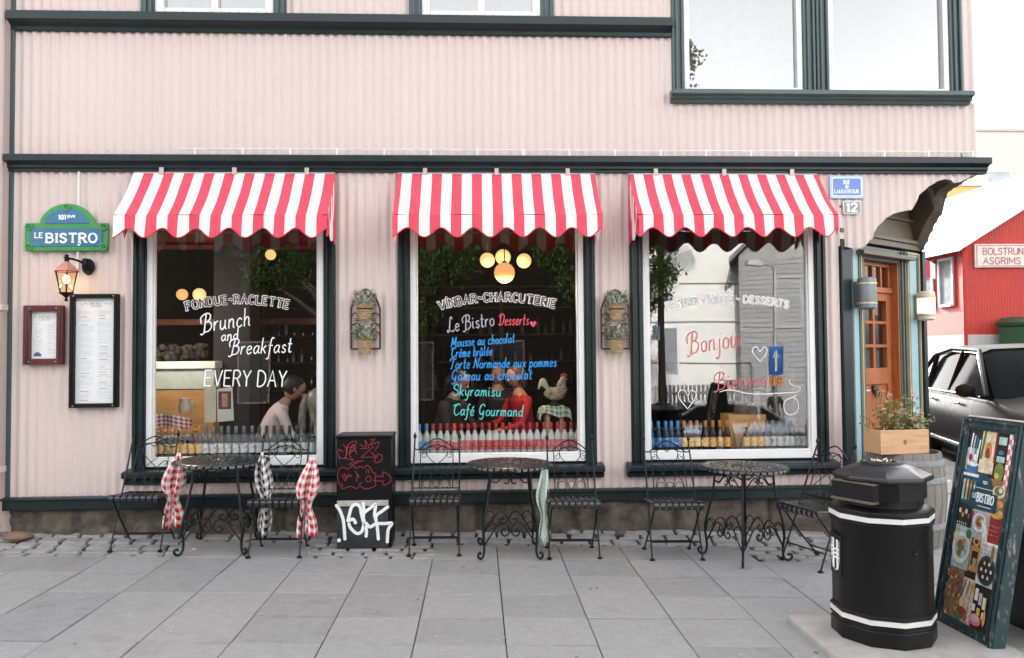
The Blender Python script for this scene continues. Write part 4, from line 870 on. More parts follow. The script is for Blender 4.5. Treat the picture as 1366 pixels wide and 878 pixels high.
# ------------------------------------------------------------------ tables
def make_table():
    t = thing('bistro_table', 'x', 'table', group='round black iron bistro tables'); Rr = .345; zt = .722
    mb = MB(); N_ = 40
    for k in range(N_):
        a = 2*math.pi*k/N_; u = Vector((math.cos(a), math.sin(a), 0)); v = Vector((-math.sin(a), math.cos(a), 0)); vv = []
        prof = [(.10, .002, .0055), (.2, .002, .0100), (.30, .001, .0160), (Rr-.008, -.001, .0195), (Rr, -.008, .0195), (Rr+.001, -.022, .017)]
        for r_, dz, hw in prof: vv += [u*r_+v*hw+Vector((0, 0, zt+dz)), u*r_-v*hw+Vector((0, 0, zt+dz))]
        for r_, dz, hw in prof: vv += [u*r_+v*hw+Vector((0, 0, zt+dz-.004)), u*r_-v*hw+Vector((0, 0, zt+dz-.004))]
        n = len(prof); mb.add(vv, [(2*j, 2*j+1, 2*j+3, 2*j+2) for j in range(n-1)]+[(2*n+2*j, 2*n+2*j+2, 2*n+2*j+3, 2*n+2*j+1) for j in range(n-1)]+[(2*j, 2*j+2, 2*n+2*j+2, 2*n+2*j) for j in range(n-1)]+[(2*j+1, 2*n+2*j+1, 2*n+2*j+3, 2*j+3) for j in range(n-1)])
    for r_ in (.10, .205, .315): mb.tube([(r_*math.cos(2*math.pi*i/48), r_*math.sin(2*math.pi*i/48), zt-.006) for i in range(48)], .006, 6, closed=True)
    mb.lathe([(1e-6, zt+.004), (.03, zt+.004), (.034, zt), (1e-6, zt-.002)], 20)
    for k in range(12):
        a = 2*math.pi*k/12; mb.tube([(.066+.026*math.cos(b), 0, 0) if False else ((.066+.028*math.cos(b))*math.cos(a)-.014*math.sin(b)*math.sin(a), (.066+.028*math.cos(b))*math.sin(a)+.014*math.sin(b)*math.cos(a), zt) for b in [2*math.pi*i/10 for i in range(10)]], .0035, 5, closed=True)
    mb.build('tabletop', IRONB, t, ang=50)
    for k in range(4):
        a = math.pi/4+k*math.pi/2; u = Vector((math.cos(a), math.sin(a), 0))
        prof = smooth_pts([(.215, 0, .715), (.222, 0, .66), (.232, 0, .55), (.262, 0, .40), (.295, 0, .27), (.298, 0, .18), (.287, 0, .09), (.296, 0, .03), (.325, 0, .012), (.350, 0, .028), (.352, 0, .052), (.334, 0, .060), (.326, 0, .047)], 5)
        mb = MB(); mb.tube([u*p.x+Vector((0, 0, p.z)) for p in prof], .0095, 8); mb.build('leg', IRON, t)
    for k in range(4):
        a = k*math.pi/2; u = Vector((math.cos(a), math.sin(a), 0)); v = Vector((-math.sin(a), math.cos(a), 0)); mb = MB(); d = .208
        for s in (-1, 1):
            q = smooth_pts([(s*.20, 0, .115), (s*.15, 0, .19), (s*.10, 0, .265), (s*.055, 0, .285), (s*.015, 0, .255), (s*.01, 0, .205), (s*.045, 0, .18), (s*.07, 0, .205), (s*.052, 0, .232), (s*.036, 0, .218)], 5); mb.tube([u*d+v*p.x+Vector((0, 0, p.z)) for p in q], .0062, 6)
            q = smooth_pts([(s*.205, 0, .20), (s*.19, 0, .265), (s*.155, 0, .292), (s*.118, 0, .265), (s*.125, 0, .235), (s*.145, 0, .238)], 5); mb.tube([u*d+v*p.x+Vector((0, 0, p.z)) for p in q], .005, 6)
        mb.build('scroll_brace', IRON, t)
    for k in (0, 2, 1, 3):
        a = k*math.pi/2; u = Vector((math.cos(a), math.sin(a), 0)); v = Vector((-math.sin(a), math.cos(a), 0)); mb = MB(); d = .155
        for s in (-1, 1):
            q = smooth_pts([(s*.162, 0, .60), (s*.11, 0, .585), (s*.06, 0, .635), (s*.02, 0, .645), (s*.008, 0, .60), (s*.03, 0, .575), (s*.045, 0, .59)], 5); mb.tube([u*d+v*p.x+Vector((0, 0, p.z)) for p in q], .0055, 6)
            q = smooth_pts([(s*.162, 0, .655), (s*.1, 0, .65), (s*.05, 0, .66)], 4); mb.tube([u*d+v*p.x+Vector((0, 0, p.z)) for p in q], .0045, 6)
        mb.build('apron_scroll', IRON, t)
    return t
tb0 = make_table(); first = True
for x, y, rz, s, lb in ((-2.11, -.40, 2, 1.10, 'round black iron table between the chairs with gingham towels'), (.245, -.60, 0, 1.0, 'round black iron table in front of the middle window'), (2.09, -.82, 24, 1.0, 'round black iron table in front of the right window, near the bin')):
    o = tb0 if first else copy_tree(tb0); first = False
    o.location = (x, y, g(x, y)); o.rotation_euler = (0, R(.69), R(rz)); o.scale = (s, s, 1); o['label'] = lb

# ------------------------------------------------------------------ towels hung on the chairs
def towel(name_label, x, y, ztop, ln, wmax, mat, shift=0, seed=1, top=.10):
    rn = random.Random(seed); a = rn.uniform(0, 6); mb = MB()
    def fn(u, v):
        wv = wmax*(top+(1-top)*math.sin(min(1, v/.45)*math.pi/2)**1.3)*(1-.42*math.exp(-((v-.64)/.12)**2)-.22*v+.05*math.sin(v*13+a)); uu = (u-.5)
        f = .030*math.sin(uu*10+a+v*2.2)*min(1, v*3)+.014*math.sin(uu*23+a*2+v*4)*min(1, v*2)+.012*math.sin(v*9+a)
        zz = -ln*v*(1-.035*math.sin(uu*5+a))+.10*abs(uu)*(1-v)*min(1, v*4)+.02*math.sin(uu*11+a)*v
        return (uu*wv+shift*v+.022*math.sin(v*6.5+a)*v, -.018-.02*v+f, zz)
    mb.grid(fn, 26, 34); o = mb.build('gingham_towel', mat, ang=180, recalc=False, loc=(x, y, ztop))
    s = o.modifiers.new('thick', 'SOLIDIFY'); s.thickness = .003
    tag(o, name_label, 'towel', 'towels hung on the chair posts'); return o
GR = gingham('red_gingham', (.50, .02, .035), 5, 10); GB = gingham('black_gingham', (.02, .022, .028), 5, 11); GGN = gingham('pale_green_gingham', (.50, .62, .52), 9, 18, (.70, .77, .70))
towel('red gingham towel hung beside the leftmost table', -2.47, -.335, .80, .60, .20, GR, -.05, 3)
towel('black and white gingham towel hung on the left post of a chair', -1.74, -.50, .82, .66, .15, GB, .03, 5)
towel('red gingham towel hanging next to the graffiti cabinet', -1.33, -.56, .78, .62, .19, GR, -.06, 8)
towel('plain pale green towel hung beside the middle table', .535, -.60, .66, .58, .115, GGN, -.03, 11, .5)

# ------------------------------------------------------------------ utility cabinet with graffiti
X0, X1 = -1.165, -.712; YF, YB = -.44, -.14; gz = g(-.94, YF)
t = thing('utility_cabinet', 'black street utility cabinet with red and white graffiti between two chairs', 'utility cabinet', ((X0+X1)/2, YF, gz))
hw = (X1-X0)/2; D = YB-YF
mb = MB(); mb.box((-hw, .004, .39), (hw, D, .90)); mb.box((-hw+.005, .02, 0), (hw-.005, D-.005, .39)); mb.build('body', BLACK, t, bevel=.006)
mb = MB(); mb.box((-hw-.006, -.008, .901), (hw+.006, D+.006, .925)); mb.build('lid', BLACK, t, bevel=.006)
mb = MB(); mb.box((-hw+.004, -.002, .005), (hw-.03, .021, .185)); mb.box((-hw+.004, -.003, .190), (hw-.03, .021, .335)); mb.build('lower_door', M('sprayed_black_metal', (.03, .03, .033), .45, var=.6, scale=5, dirt=((.12, .125, .13), .3, 5)), t, bevel=.004)
mb = MB(); mb.box((-hw+.006, -.001, .345), (hw-.028, .021, .392)); mb.build('vent_strip', M('grimy_aluminium', (.42, .40, .37), .5, var=.3, dirt=((.08, .07, .06), .35, 14)), t, bevel=.003)
mb = MB(); mb.lathe([(.009, 0), (.007, .006), (1e-6, .007)], 10, (-.14, 0, .368), M=Matrix.Rotation(R(90), 3, 'X')); mb.build('lock', GOLD, t)
def CP(a, b):                                      # pixels of the enlarged photograph -> cabinet front
    q = W(440+a/5.32, 575+b/5.32, YF); return (q.x-(X0+X1)/2, 0, q.z-gz)
def spray(mb, pts, wd, y, mi=0):
    P = smooth_pts([CP(a, b) for a, b in pts], 5); mb.ribbon([(p.x, p.z) for p in P], wd, y-.00015*(len(mb.f) % 9), mi)
gr = MB()
for p in ([(45, 525), (70, 560), (90, 610), (100, 660), (108, 770)], [(128, 640), (140, 590), (155, 540), (185, 520), (215, 540), (225, 590), (240, 640)], [(238, 510), (242, 570), (235, 640)], [(330, 640), (318, 590), (325, 520), (290, 545), (255, 570), (235, 600), (245, 640)], [(415, 535), (375, 565), (330, 600), (330, 640)], [(130, 640), (165, 625), (185, 655)],
          [(135, 655), (150, 690), (190, 725), (225, 715), (240, 670), (242, 650)], [(250, 655), (260, 700), (258, 750)], [(255, 650), (285, 680), (320, 660), (335, 655)], [(335, 660), (340, 710), (345, 770)], [(330, 655), (390, 656), (440, 655), (415, 700), (408, 790)]):
    spray(gr, p, .026, -.0055)
gr.prism([(CP(66, 775)[0]+.016*math.cos(a), CP(66, 775)[2]+.016*math.sin(a)) for a in [2*math.pi*i/12 for i in range(12)]], -.006, -.0045)
gr.build('white_graffiti', LETW, t, smooth=False, recalc=False)
gr = MB()
for p in ([(95, 150), (62, 130), (58, 165), (85, 195), (115, 180), (125, 100)], [(120, 110), (112, 200)], [(125, 105), (160, 75), (190, 80), (170, 110), (130, 120)], [(135, 165), (165, 95), (190, 165)], [(140, 150), (180, 140)], [(165, 205), (140, 170), (165, 130), (185, 120)], [(215, 95), (255, 115), (250, 65), (275, 120), (215, 125)], [(285, 65), (320, 55), (285, 100), (350, 78), (320, 140)], [(220, 188), (310, 110)], [(220, 188), (320, 185)], [(290, 150), (340, 190)], [(375, 180), (345, 165), (318, 200), (325, 225), (360, 215), (375, 180)], [(60, 185), (72, 205)], [(95, 95), (115, 125)], [(100, 190), (165, 208)],
          [(135, 240), (165, 222), (240, 212)], [(150, 242), (200, 226)],
          [(75, 385), (58, 350), (55, 300), (75, 265), (100, 258), (120, 270), (140, 262), (165, 248), (190, 265), (215, 252), (240, 262), (265, 245), (290, 262), (305, 295), (325, 305), (320, 350), (325, 385), (300, 400), (270, 410), (240, 408), (215, 390), (190, 408), (155, 395), (120, 400), (90, 410), (75, 385)], [(85, 310), (110, 355), (120, 330), (155, 320), (130, 310), (110, 330), (100, 300)], [(180, 285), (210, 330)], [(195, 310), (190, 360)], [(255, 340), (270, 320), (290, 330), (288, 355), (262, 358), (255, 340)], [(262, 270), (258, 300)], [(278, 270), (275, 300)], [(205, 378), (230, 365)], [(85, 370), (88, 400)],
          [(305, 355), (375, 355)], [(330, 322), (378, 322)], [(378, 322), (380, 290), (425, 320), (430, 360), (382, 385), (378, 355)]):
    spray(gr, p, .0036, .0025)
gr.build('red_graffiti', M('red_marker', (.42, .04, .045), .6), t, smooth=False, recalc=False)

# ------------------------------------------------------------------ litter bin
BX, BY = 2.275, -2.58; bz = g(BX, BY)+.036
t = thing('litter_bin', 'black octagonal street litter bin with white bands on the concrete plinth', 'litter bin', (BX, BY, bz), 0)
N8 = 10; r0 = R(13.5)
mb = MB(); mb.lathe([(.268, 0), (.272, .004), (.272, .085), (.262, .092), (.262, .62), (.27, .63), (.27, .715), (.25, .728), (.222, .735), (.222, .80)], N8, rot=r0); mb.build('body', BLACKP, t, bevel=.04, ang=40)
for z in (.10, .645):
    mb = MB(); mb.lathe([(.264, z), (.276, z+.004), (.276, z+.012), (.268, z+.016), (.268, z+.046), (.276, z+.05), (.276, z+.058), (.264, z+.066)], N8, rot=r0); rb = mb.build('raised_ring', BLACKP, t, ang=20)
    mb = MB(); mb.lathe([(.2685, z+.017), (.2735, z+.018), (.2735, z+.044), (.2685, z+.045)], N8, rot=r0); mb.build('white_band', M('worn_white_band', (.68, .67, .64), .5, var=.12, scale=12, dirt=((.2, .19, .18), .2, 12)), rb, ang=20)
mb = MB(); mb.lathe([(.226, .775), (.238, .775), (.238, .885), (.226, .885)], N8, rot=r0); mb.build('hood', BLACKP, t, ang=20)
mb = MB(); mb.lathe([(.238, .872), (.257, .872), (.262, .877), (.262, .893), (.254, .90), (.16, .942), (.13, .950), (.12, .953), (1e-6, .957)], 8, (.014, 0, 0), rot=R(22)); lid = mb.build('lid', M('worn_black_lid', (.012, .012, .013), .3, var=.4, scale=5, bump=.1, dirt=((.035, .034, .032), .3, 7)), t, bevel=.006, ang=15)
mb = MB(); mb.lathe([(.105, .952), (.10, .961), (.085, .963), (.08, .957), (1e-6, .957)], 20, (0, 0, .002)); mb.build('ashtray', IRON, lid)
BUTT = [M('butt_white', (.7, .68, .64), .8), M('butt_tan', (.5, .28, .12), .8)]
for i in range(11):
    mb = MB(); a = random.uniform(0, 6.3); r_ = random.uniform(0, .06); x, y = r_*math.cos(a), r_*math.sin(a); b = random.uniform(0, 3.1)
    mb.tube([(x, y, .968), (x+.028*math.cos(b), y+.028*math.sin(b), .972)], .004, 6); mb.build('cigarette_butt', BUTT[i % 2], lid)
Mo = Matrix.Rotation(R(18), 4, 'Z') ; Ms = Matrix.Rotation(R(-62), 4, 'Z')
mb = MB(); mb.box((-.13, -.244, .775), (.13, -.2, .862), M=Ms); mb.build('opening', M('bin_inside', (.003, .003, .003), .9), t)
mb = MB(); mb.box((-.13, -.248, .862), (.13, -.2, .870), M=Ms); mb.box((-.13, -.262, .762), (.13, -.2, .776), M=Ms); mb.build('opening_rim', M('brass_rim', (.10, .08, .05), .4), t, bevel=.003)
Ms = Matrix.Rotation(R(-94.5), 4, 'Z')
mb = MB(); mb.box((-.076, -.257, .33), (.076, -.24, .555), M=Ms); mb.box((-.08, -.264, .548), (.08, -.24, .558), M=Ms); em = mb.build('crest_plate', BLACKP, t, bevel=.004)
mb = MB(); SHD = [(-.07, .53), (-.07, .42), (-.05, .375), (0, .35), (.05, .375), (.07, .42), (.07, .53)]
def strip(x0, x1, z0, z1, y=-.2585): return [(x0, y, z0), (x1, y, z0), (x1, y, z1), (x0, y, z1)]
for x0, x1, zb_ in ((-.04, -.014, .362), (.016, .042, .362)): mb.add([Ms @ Vector(p) for p in strip(x0, x1, zb_, .53)], [(0, 1, 2, 3)])
for z in (.47, .447, .424): mb.add([Ms @ Vector((x*.85, -.2588-.0002*i, z+.006*math.sin(i*1.6)+dz)) for dz in (0, .012) for i, x in enumerate([-.068, -.045, -.022, 0, .022, .045, .068])], [(i, i+1, i+8, i+7) for i in range(6)])
mb.add([Ms @ Vector((x*.85, -.2582, z)) for x, z in SHD]+[Ms @ Vector((x*.76, -.2582, .44+(z-.44)*.94)) for x, z in SHD], [(i, i+1, 8+i, 7+i) for i in range(6)])
mb.build('crest', LETW, em, smooth=False, recalc=False)
mb = MB(); Mk = Matrix.Rotation(R(13.5), 4, 'Z'); mb.lathe([(.014, 0), (.011, .008), (1e-6, .009)], 12, Mk @ Vector((.0, -.249, .50)), M=(Mk @ Matrix.Rotation(R(90), 4, 'X')).to_3x3()); mb.build('lock', IRON, t)

# ------------------------------------------------------------------ A-board with the photo collage
bx, by = 2.70, -2.331; th = -1.5196; AL, AW, AT = 1.255, .507, .075
t = thing('a_board', 'worn dark green framed pavement board with a collage of food photographs', 'pavement sign', (bx, by, g(bx, by)), th)
LEAN = -.189                                       # local x along the foot, local -y is the picture side
ML = Matrix.Rotation(R(0), 4, 'Z') @ Matrix.Rotation(LEAN, 4, 'X')
TEAL = M('chipped_teal_paint', (.012, .038, .043), .4, var=.2, scale=6, bump=.1, dirt=((.36, .29, .24), .38, 16), stretch=(3, 3, .8))
TEALS = M('teal_side_paint', (.011, .045, .053), .4, var=.15, scale=8, dirt=((.40, .34, .30), .32, 22), stretch=(2, 2, 1))
mb = MB(); fw = .07
mb.box((0, 0, 0), (fw, AT, AL), 0, ML); mb.box((AW-fw, 0, 0), (AW, AT, AL), 0, ML); mb.box((fw, .001, 0), (AW-fw, AT, .09), 0, ML); mb.box((fw, .001, AL-fw), (AW-fw, AT, AL), 0, ML)
for q, d in ((.012, -.012), (.045, -.006)):
    mb.box((q, d, q), (q+.014, .0005, AL-q), 0, ML); mb.box((AW-q-.014, d, q), (AW-q, .0005, AL-q), 0, ML); mb.box((q+.014, d, q), (AW-q-.014, .0005, q+.014), 0, ML); mb.box((q+.014, d, AL-q-.014), (AW-q-.014, .0005, AL-q), 0, ML)
mb.build('front_frame', TEAL, t, bevel=.004)
def col_mat(i, c, v=.35): return M('print_colour_%s' % 'abcdefghijklmnopqrstuvwxyz'[i], c, .45, var=v, scale=26, spec=.6)
PC = [lin(c) for c in ('#1c1814', '#5f4a38', '#d9c7a8', '#a8c4c4', '#8d2f2a', '#3f7a46', '#c88a4a', '#e6e2d8', '#174a5c', '#2f6f9c', '#8a6a48', '#c9a24e', '#2a2420', '#d46a6a', '#6d7a3c', '#b8b0b4', '#f0efe9', '#4a3a66')]
PM = [col_mat(i, c) for i, c in enumerate(PC)]
mb = MB(); pw, p0, p1 = AW-2*fw, .09, AL-fw; ph = p1-p0
def pp(u, v, y=.0): return ML @ Vector((fw+u*pw, .012-y, p1-v*ph))
mb.add([pp(0, 0), pp(1, 0), pp(1, 1), pp(0, 1)], [(0, 1, 2, 3)], 0); post = None
lay_ = [0]
def quad(u0, v0, u1, v1, mi, sk=0): lay_[0] += 1; y = .0004+.00005*lay_[0]; mb.add([pp(u0+sk, v0, y), pp(u1+sk, v0, y), pp(u1, v1, y), pp(u0, v1, y)], [(0, 1, 2, 3)], mi)
def disc(u, v, ru, rv, mi, n=18): lay_[0] += 1; y = .0004+.00005*lay_[0]; mb.add([pp(u+ru*math.cos(2*math.pi*i/n), v+rv*math.sin(2*math.pi*i/n), y) for i in range(n)], [tuple(range(n))], mi)
rn = random.Random(4)
quad(0, 0, .3, .22, 12); quad(.3, 0, .62, .22, 2); quad(.62, 0, 1, .24, 0); quad(.0, .1, .25, .22, 15); quad(.0, .22, .5, .40, 8); quad(.55, .24, 1, .46, 10); quad(0, .40, .34, .52, 12); quad(.34, .40, .72, .58, 15); quad(.72, .42, 1, .58, 4); quad(0, .52, .4, .74, 3); quad(.4, .56, .64, .76, 12); quad(.6, .56, 1, .78, 7); quad(0, .74, .36, 1, 10); quad(.36, .77, .62, 1, 2); quad(.62, .79, 1, 1, 12)
for i in range(4): quad(.04+.06*i, .02+.01*i, .07+.06*i, .19, (16, 3, 9, 16)[i], .03)
quad(.30, .0, .35, .15, 5, .04); disc(.47, .10, .08, .045, 6); disc(.46, .13, .05, .045, 4); quad(.60, .0, .64, .16, 4); quad(.67, .02, .84, .06, 3); quad(.67, .12, .84, .15, 3); disc(.75, .10, .06, .012, 9); disc(.76, .2, .1, .05, 14); disc(.72, .22, .05, .015, 11)
for i in range(11):
    for j in range(2): quad(.88+.055*j, .0+.026*i, .935+.055*j, .026+.026*i, 13 if (i+j) % 2 else 16)
disc(.17, .185, .15, .012, 15); quad(.05, .185, .29, .235, 9); disc(.17, .235, .12, .018, 9); disc(.17, .185, .12, .012, 7); disc(.10, .15, .04, .02, 4); disc(.2, .15, .03, .02, 16); quad(.36, .14, .55, .22, 2); quad(.0, .235, .35, .25, 16)
for i in range(4): quad(.03+.08*i, .27, .075+.08*i, .38, (3, 11, 10, 14)[i]); disc(.05+.08*i, .3, .02, .012, (11, 2, 6, 3)[i])
disc(.83, .30, .13, .032, 2); disc(.83, .295, .10, .022, 14); disc(.86, .29, .04, .012, 16); disc(.82, .36, .14, .024, 6); disc(.85, .41, .15, .024, 11); disc(.8, .385, .1, .02, 10)
disc(.52, .475, .15, .05, 16); disc(.52, .475, .11, .037, 15); disc(.52, .475, .075, .026, 10); disc(.55, .465, .03, .012, 11); disc(.49, .485, .03, .012, 4)
for i in range(4):
    for j in range(3): quad(.74+.055*i, .47+.022*j, .765+.055*i, .48+.022*j, 13)
quad(.66, .46, .76, .58, 7, -.1)
for i in range(5): disc(.06+.07*i, .44+.02*(i % 2), .03, .014, (2, 11, 16, 10, 4)[i])
for i in range(5):
    for j in range(3): quad(.02+.05*i, .50+.014*j, .045+.05*i, .507+.014*j, 16)
disc(.2, .63, .20, .085, 16); disc(.21, .63, .15, .06, 3); disc(.20, .62, .09, .03, 10); disc(.25, .60, .04, .02, 6); disc(.18, .66, .05, .02, 14); disc(.33, .55, .06, .025, 5); disc(.07, .58, .07, .03, 2)
quad(.43, .60, .63, .73, 6); quad(.46, .625, .60, .70, 0); disc(.53, .575, .08, .025, 11); disc(.53, .575, .04, .012, 12)
for i in range(3): quad(.48+.04*i, .66, .505+.04*i, .70, (5, 2, 11)[i])
for i in range(9): quad(.64+.04*i, .57, .648+.04*i, .68, 15)
for i in range(5): quad(.64, .575+.022*i, 1, .579+.022*i, 15)
disc(.82, .70, .19, .075, 8); disc(.82, .70, .16, .06, 12); disc(.9, .615, .03, .05, 10)
for i in range(7): a = i*2*math.pi/6; uu, vv = (.82+.10*math.cos(a), .70+.04*math.sin(a)) if i < 6 else (.82, .70); disc(uu, vv, .035, .014, 0); disc(uu, vv, .022, .010, 2)
for i in range(46): disc(rn.uniform(.01, .33), rn.uniform(.75, .99), rn.uniform(.01, .03), rn.uniform(.005, .012), rn.choice((13, 11, 6, 2, 14, 4)))
for i in range(5): quad(.38+.045*i, .78, .41+.045*i, .87, (9, 16, 6, 2, 11)[i], .05)
disc(.46, .90, .1, .035, 2); disc(.44, .95, .11, .03, 4); disc(.37, .975, .06, .025, 5); disc(.52, .97, .04, .02, 10)
for i in range(12): quad(.585+.02*(i % 2), .85+.012*i, .605+.02*(i % 2), .862+.012*i, 16)
for i in range(3):
    quad(.68+.09*i, .80+.015*i, .75+.09*i, .86+.015*i, (16, 15, 2)[i])
for i in range(3): quad(.65+.11*i, .88+.012*i, .72+.11*i, .915+.012*i, (7, 11, 2)[i])
disc(.75, .955, .13, .03, 13); disc(.75, .95, .09, .018, 15); disc(.93, .93, .03, .04, 11)
post = mb.build('photo_collage', PM, t, smooth=False, recalc=False)
# printed name badge inside the collage
mb = MB(); cu, cv = .53, .335
def badge(s): return [(cu+(x/.352*.30)*s, cv+(.21-z)*.36*s) for x, z in arch(.352, .26, .20, .50)]
for s, mi, y in ((1.0, 0, .0075),): mb.add([pp(u+(.06*(cv-v)), v, y) for u, v in badge(s)], [tuple(range(len(badge(s))))], mi)
bdg = mb.build('badge', M('badge_teal', (.012, .06, .095), .4, var=.1), t, smooth=False, recalc=False)
lm = MB(); lettering(lm, 'BISTRO', (fw+(cu-.13)*pw, p1-(cv+.035)*ph), (fw+(cu+.24)*pw, p1-(cv+.035)*ph), .046, .009, serif=True, y=.0038); lettering(lm, 'LE', (fw+(cu-.23)*pw, p1-(cv+.02)*ph), (fw+(cu-.15)*pw, p1-(cv+.02)*ph), .025, .005, y=.0038)
lm.ribbon([(fw+(cu-.19)*pw, p1-(cv+.085)*ph), (fw+(cu+.22)*pw, p1-(cv+.085)*ph)], .003, .0038); lm.ribbon([(fw+(cu-.19)*pw, p1-(cv-.035)*ph), (fw+(cu+.22)*pw, p1-(cv-.035)*ph)], .003, .0038); lm.ribbon([(fw+(cu-.1)*pw, p1-(cv+.057)*ph), (fw+(cu+.2)*pw, p1-(cv+.057)*ph)], .004, .0038)
lettering(lm, '101', (fw+(cu-.05)*pw, p1-(cv-.06)*ph), (fw+(cu+.05)*pw, p1-(cv-.06)*ph), .016, .004, y=.0038)
lm.v = [tuple(ML @ Vector(p)) for p in lm.v]; lm.build('lettering', LETW, bdg, smooth=False, recalc=False)
MB2 = Matrix.Translation((0, 2*math.sin(-LEAN)*AL+.06, 0)) @ Matrix.Rotation(-LEAN, 4, 'X')
mb = MB(); mb.box((0, -.06, 0), (AW, -.02, AL-.01), 0, MB2); mb.build('rear_leaf', M('dark_back_board', (.015, .02, .022), .6), t, bevel=.004)
mb = MB()
for x in (.08, AW-.08): mb.tube([ML @ Vector((x-.03, AT+.006, AL-.005)), ML @ Vector((x+.03, AT+.006, AL-.005))], .008, 8)
mb.build('hinge', GALV, t)
mb = MB(); mb.box((.05, -.004, AL+.001), (AW, AT, AL+.012), 0, ML); mb.build('top_cap', M('bare_pale_wood', (.55, .5, .45), .7), t, bevel=.003)

# ------------------------------------------------------------------ barrel, crate and flowers
kx, ky = 3.66, -.34; kz = g(kx, ky)
t = thing('oak_barrel', 'weathered grey oak barrel standing behind the litter bin', 'barrel', (kx, ky, kz))
mb = MB(); PRF = [(.275, 0), (.30, .15), (.32, .34), (.325, .42), (.318, .55), (.30, .70), (.288, .78), (.27, .78), (.268, .745), (1e-6, .745)]
def bprof(mb, k=1.0): mb.lathe(PRF, 48)
bprof(mb); o = mb.build('staves', OLDWOOD, t, ang=30); 
mb = MB()
for i in range(24): a = 2*math.pi*i/24; mb.tube([((r_+.0005)*math.cos(a), (r_+.0005)*math.sin(a), z) for r_, z in PRF[:7]], .002, 4)
mb.build('stave_joints', M('dark_joint', (.08, .07, .06), .9), o)
for z, r_ in ((.70, .301), (.56, .319), (.18, .306)): mb = MB(); mb.lathe([(r_+.003, z-.025), (r_+.006, z-.02), (r_+.003, z+.02), (r_, z+.025)], 40); mb.build('hoop', M('dull_hoop_steel', (.20, .21, .22), .6, metal=.3, var=.3, scale=14), t)
t = thing('pine_planter_box', 'pale pine box planter on top of the oak barrel', 'planter box', (kx-.13, ky-.12, kz+.781), R(6))
mb = MB(); bw, bd, bh = .22, .12, .20
mb.box((-bw, -bd, 0), (bw, -bd+.02, bh)); mb.box((-bw, bd-.02, 0), (bw, bd, bh)); mb.box((-bw, -bd+.02, 0.001), (-bw+.02, bd-.02, bh-.001)); mb.box((bw-.02, -bd+.02, 0.001), (bw, bd-.02, bh-.001)); mb.box((-bw+.02, -bd+.02, .002), (bw-.02, bd-.02, .02)); mb.build('box', PINE, t, bevel=.004)
mb = MB(); mb.lathe([(1e-6, .001), (.022, 0), (.02, -.001)], 12, (.0, -bd-.001, .10), M=Matrix.Rotation(R(90), 3, 'X') @ Matrix.Scale(.7, 3, Vector((1, 0, 0)))); mb.build('wood_knot', M('knot_brown', (.22, .11, .05), .7), t)
mb = MB(); mb.box((-bw+.021, -bd+.021, .1), (bw-.021, bd-.021, bh-.02)); mb.build('soil', M('soil', (.03, .02, .015), .95), t)
t = thing('flowering_plant', 'bushy plant with small pink flowers growing in the pine box', 'plant', (kx-.13, ky-.12, kz+.95), R(6)); t.scale = (1.18, 1.1, 1.15)
mb = MB(); tips = []
for i in range(34):
    a = random.uniform(0, 6.3); sp = random.uniform(.02, 1); x0, y0 = random.uniform(-.16, .16), random.uniform(-.07, .07); tip = Vector((x0+math.cos(a)*.20*sp, y0+math.sin(a)*.14*sp, random.uniform(.10, .30)*(1.1-.4*sp)-(.08 if random.random() < .2 else 0))); tips.append((Vector((x0, y0, 0)), tip)); mb.tube(smooth_pts([(x0, y0, -.02), (x0+(tip.x-x0)*.4, y0+(tip.y-y0)*.4, tip.z*.7), tip], 3), .0025, 4)
mb.build('stems', M('green_stem', (.10, .12, .04), .7), t)
mb = MB()
for a, b in tips:
    for k in range(26):
        u = random.uniform(.25, 1.05); p = a.lerp(b, u)+Vector([random.gauss(0, .022) for _ in range(3)]); d = Vector([random.gauss(0, 1) for _ in range(3)]).normalized(); s = d.orthogonal().normalized(); l = random.uniform(.02, .04); mb.add([p, p+d*l*.5+s*l*.32, p+d*l, p+d*l*.5-s*l*.32], [(0, 1, 2, 3)])
    if random.random() < .42:
        p = b+Vector((0, 0, .01)); fl = MB()
        for k in range(9): d = Vector([random.gauss(0, 1) for _ in range(3)]).normalized(); s = d.orthogonal().normalized(); l = .017; fl.add([p, p+d*l*.6+s*l*.5, p+d*l*1.2, p+d*l*.6-s*l*.5], [(0, 1, 2, 3)])
        fl.build('flower', FLOWER, t, smooth=False, recalc=False)
mb.build('leaves', foliage('yellow_green_leaves', (.12, .14, .03), (.42, .36, .14)), t, smooth=False, recalc=False)

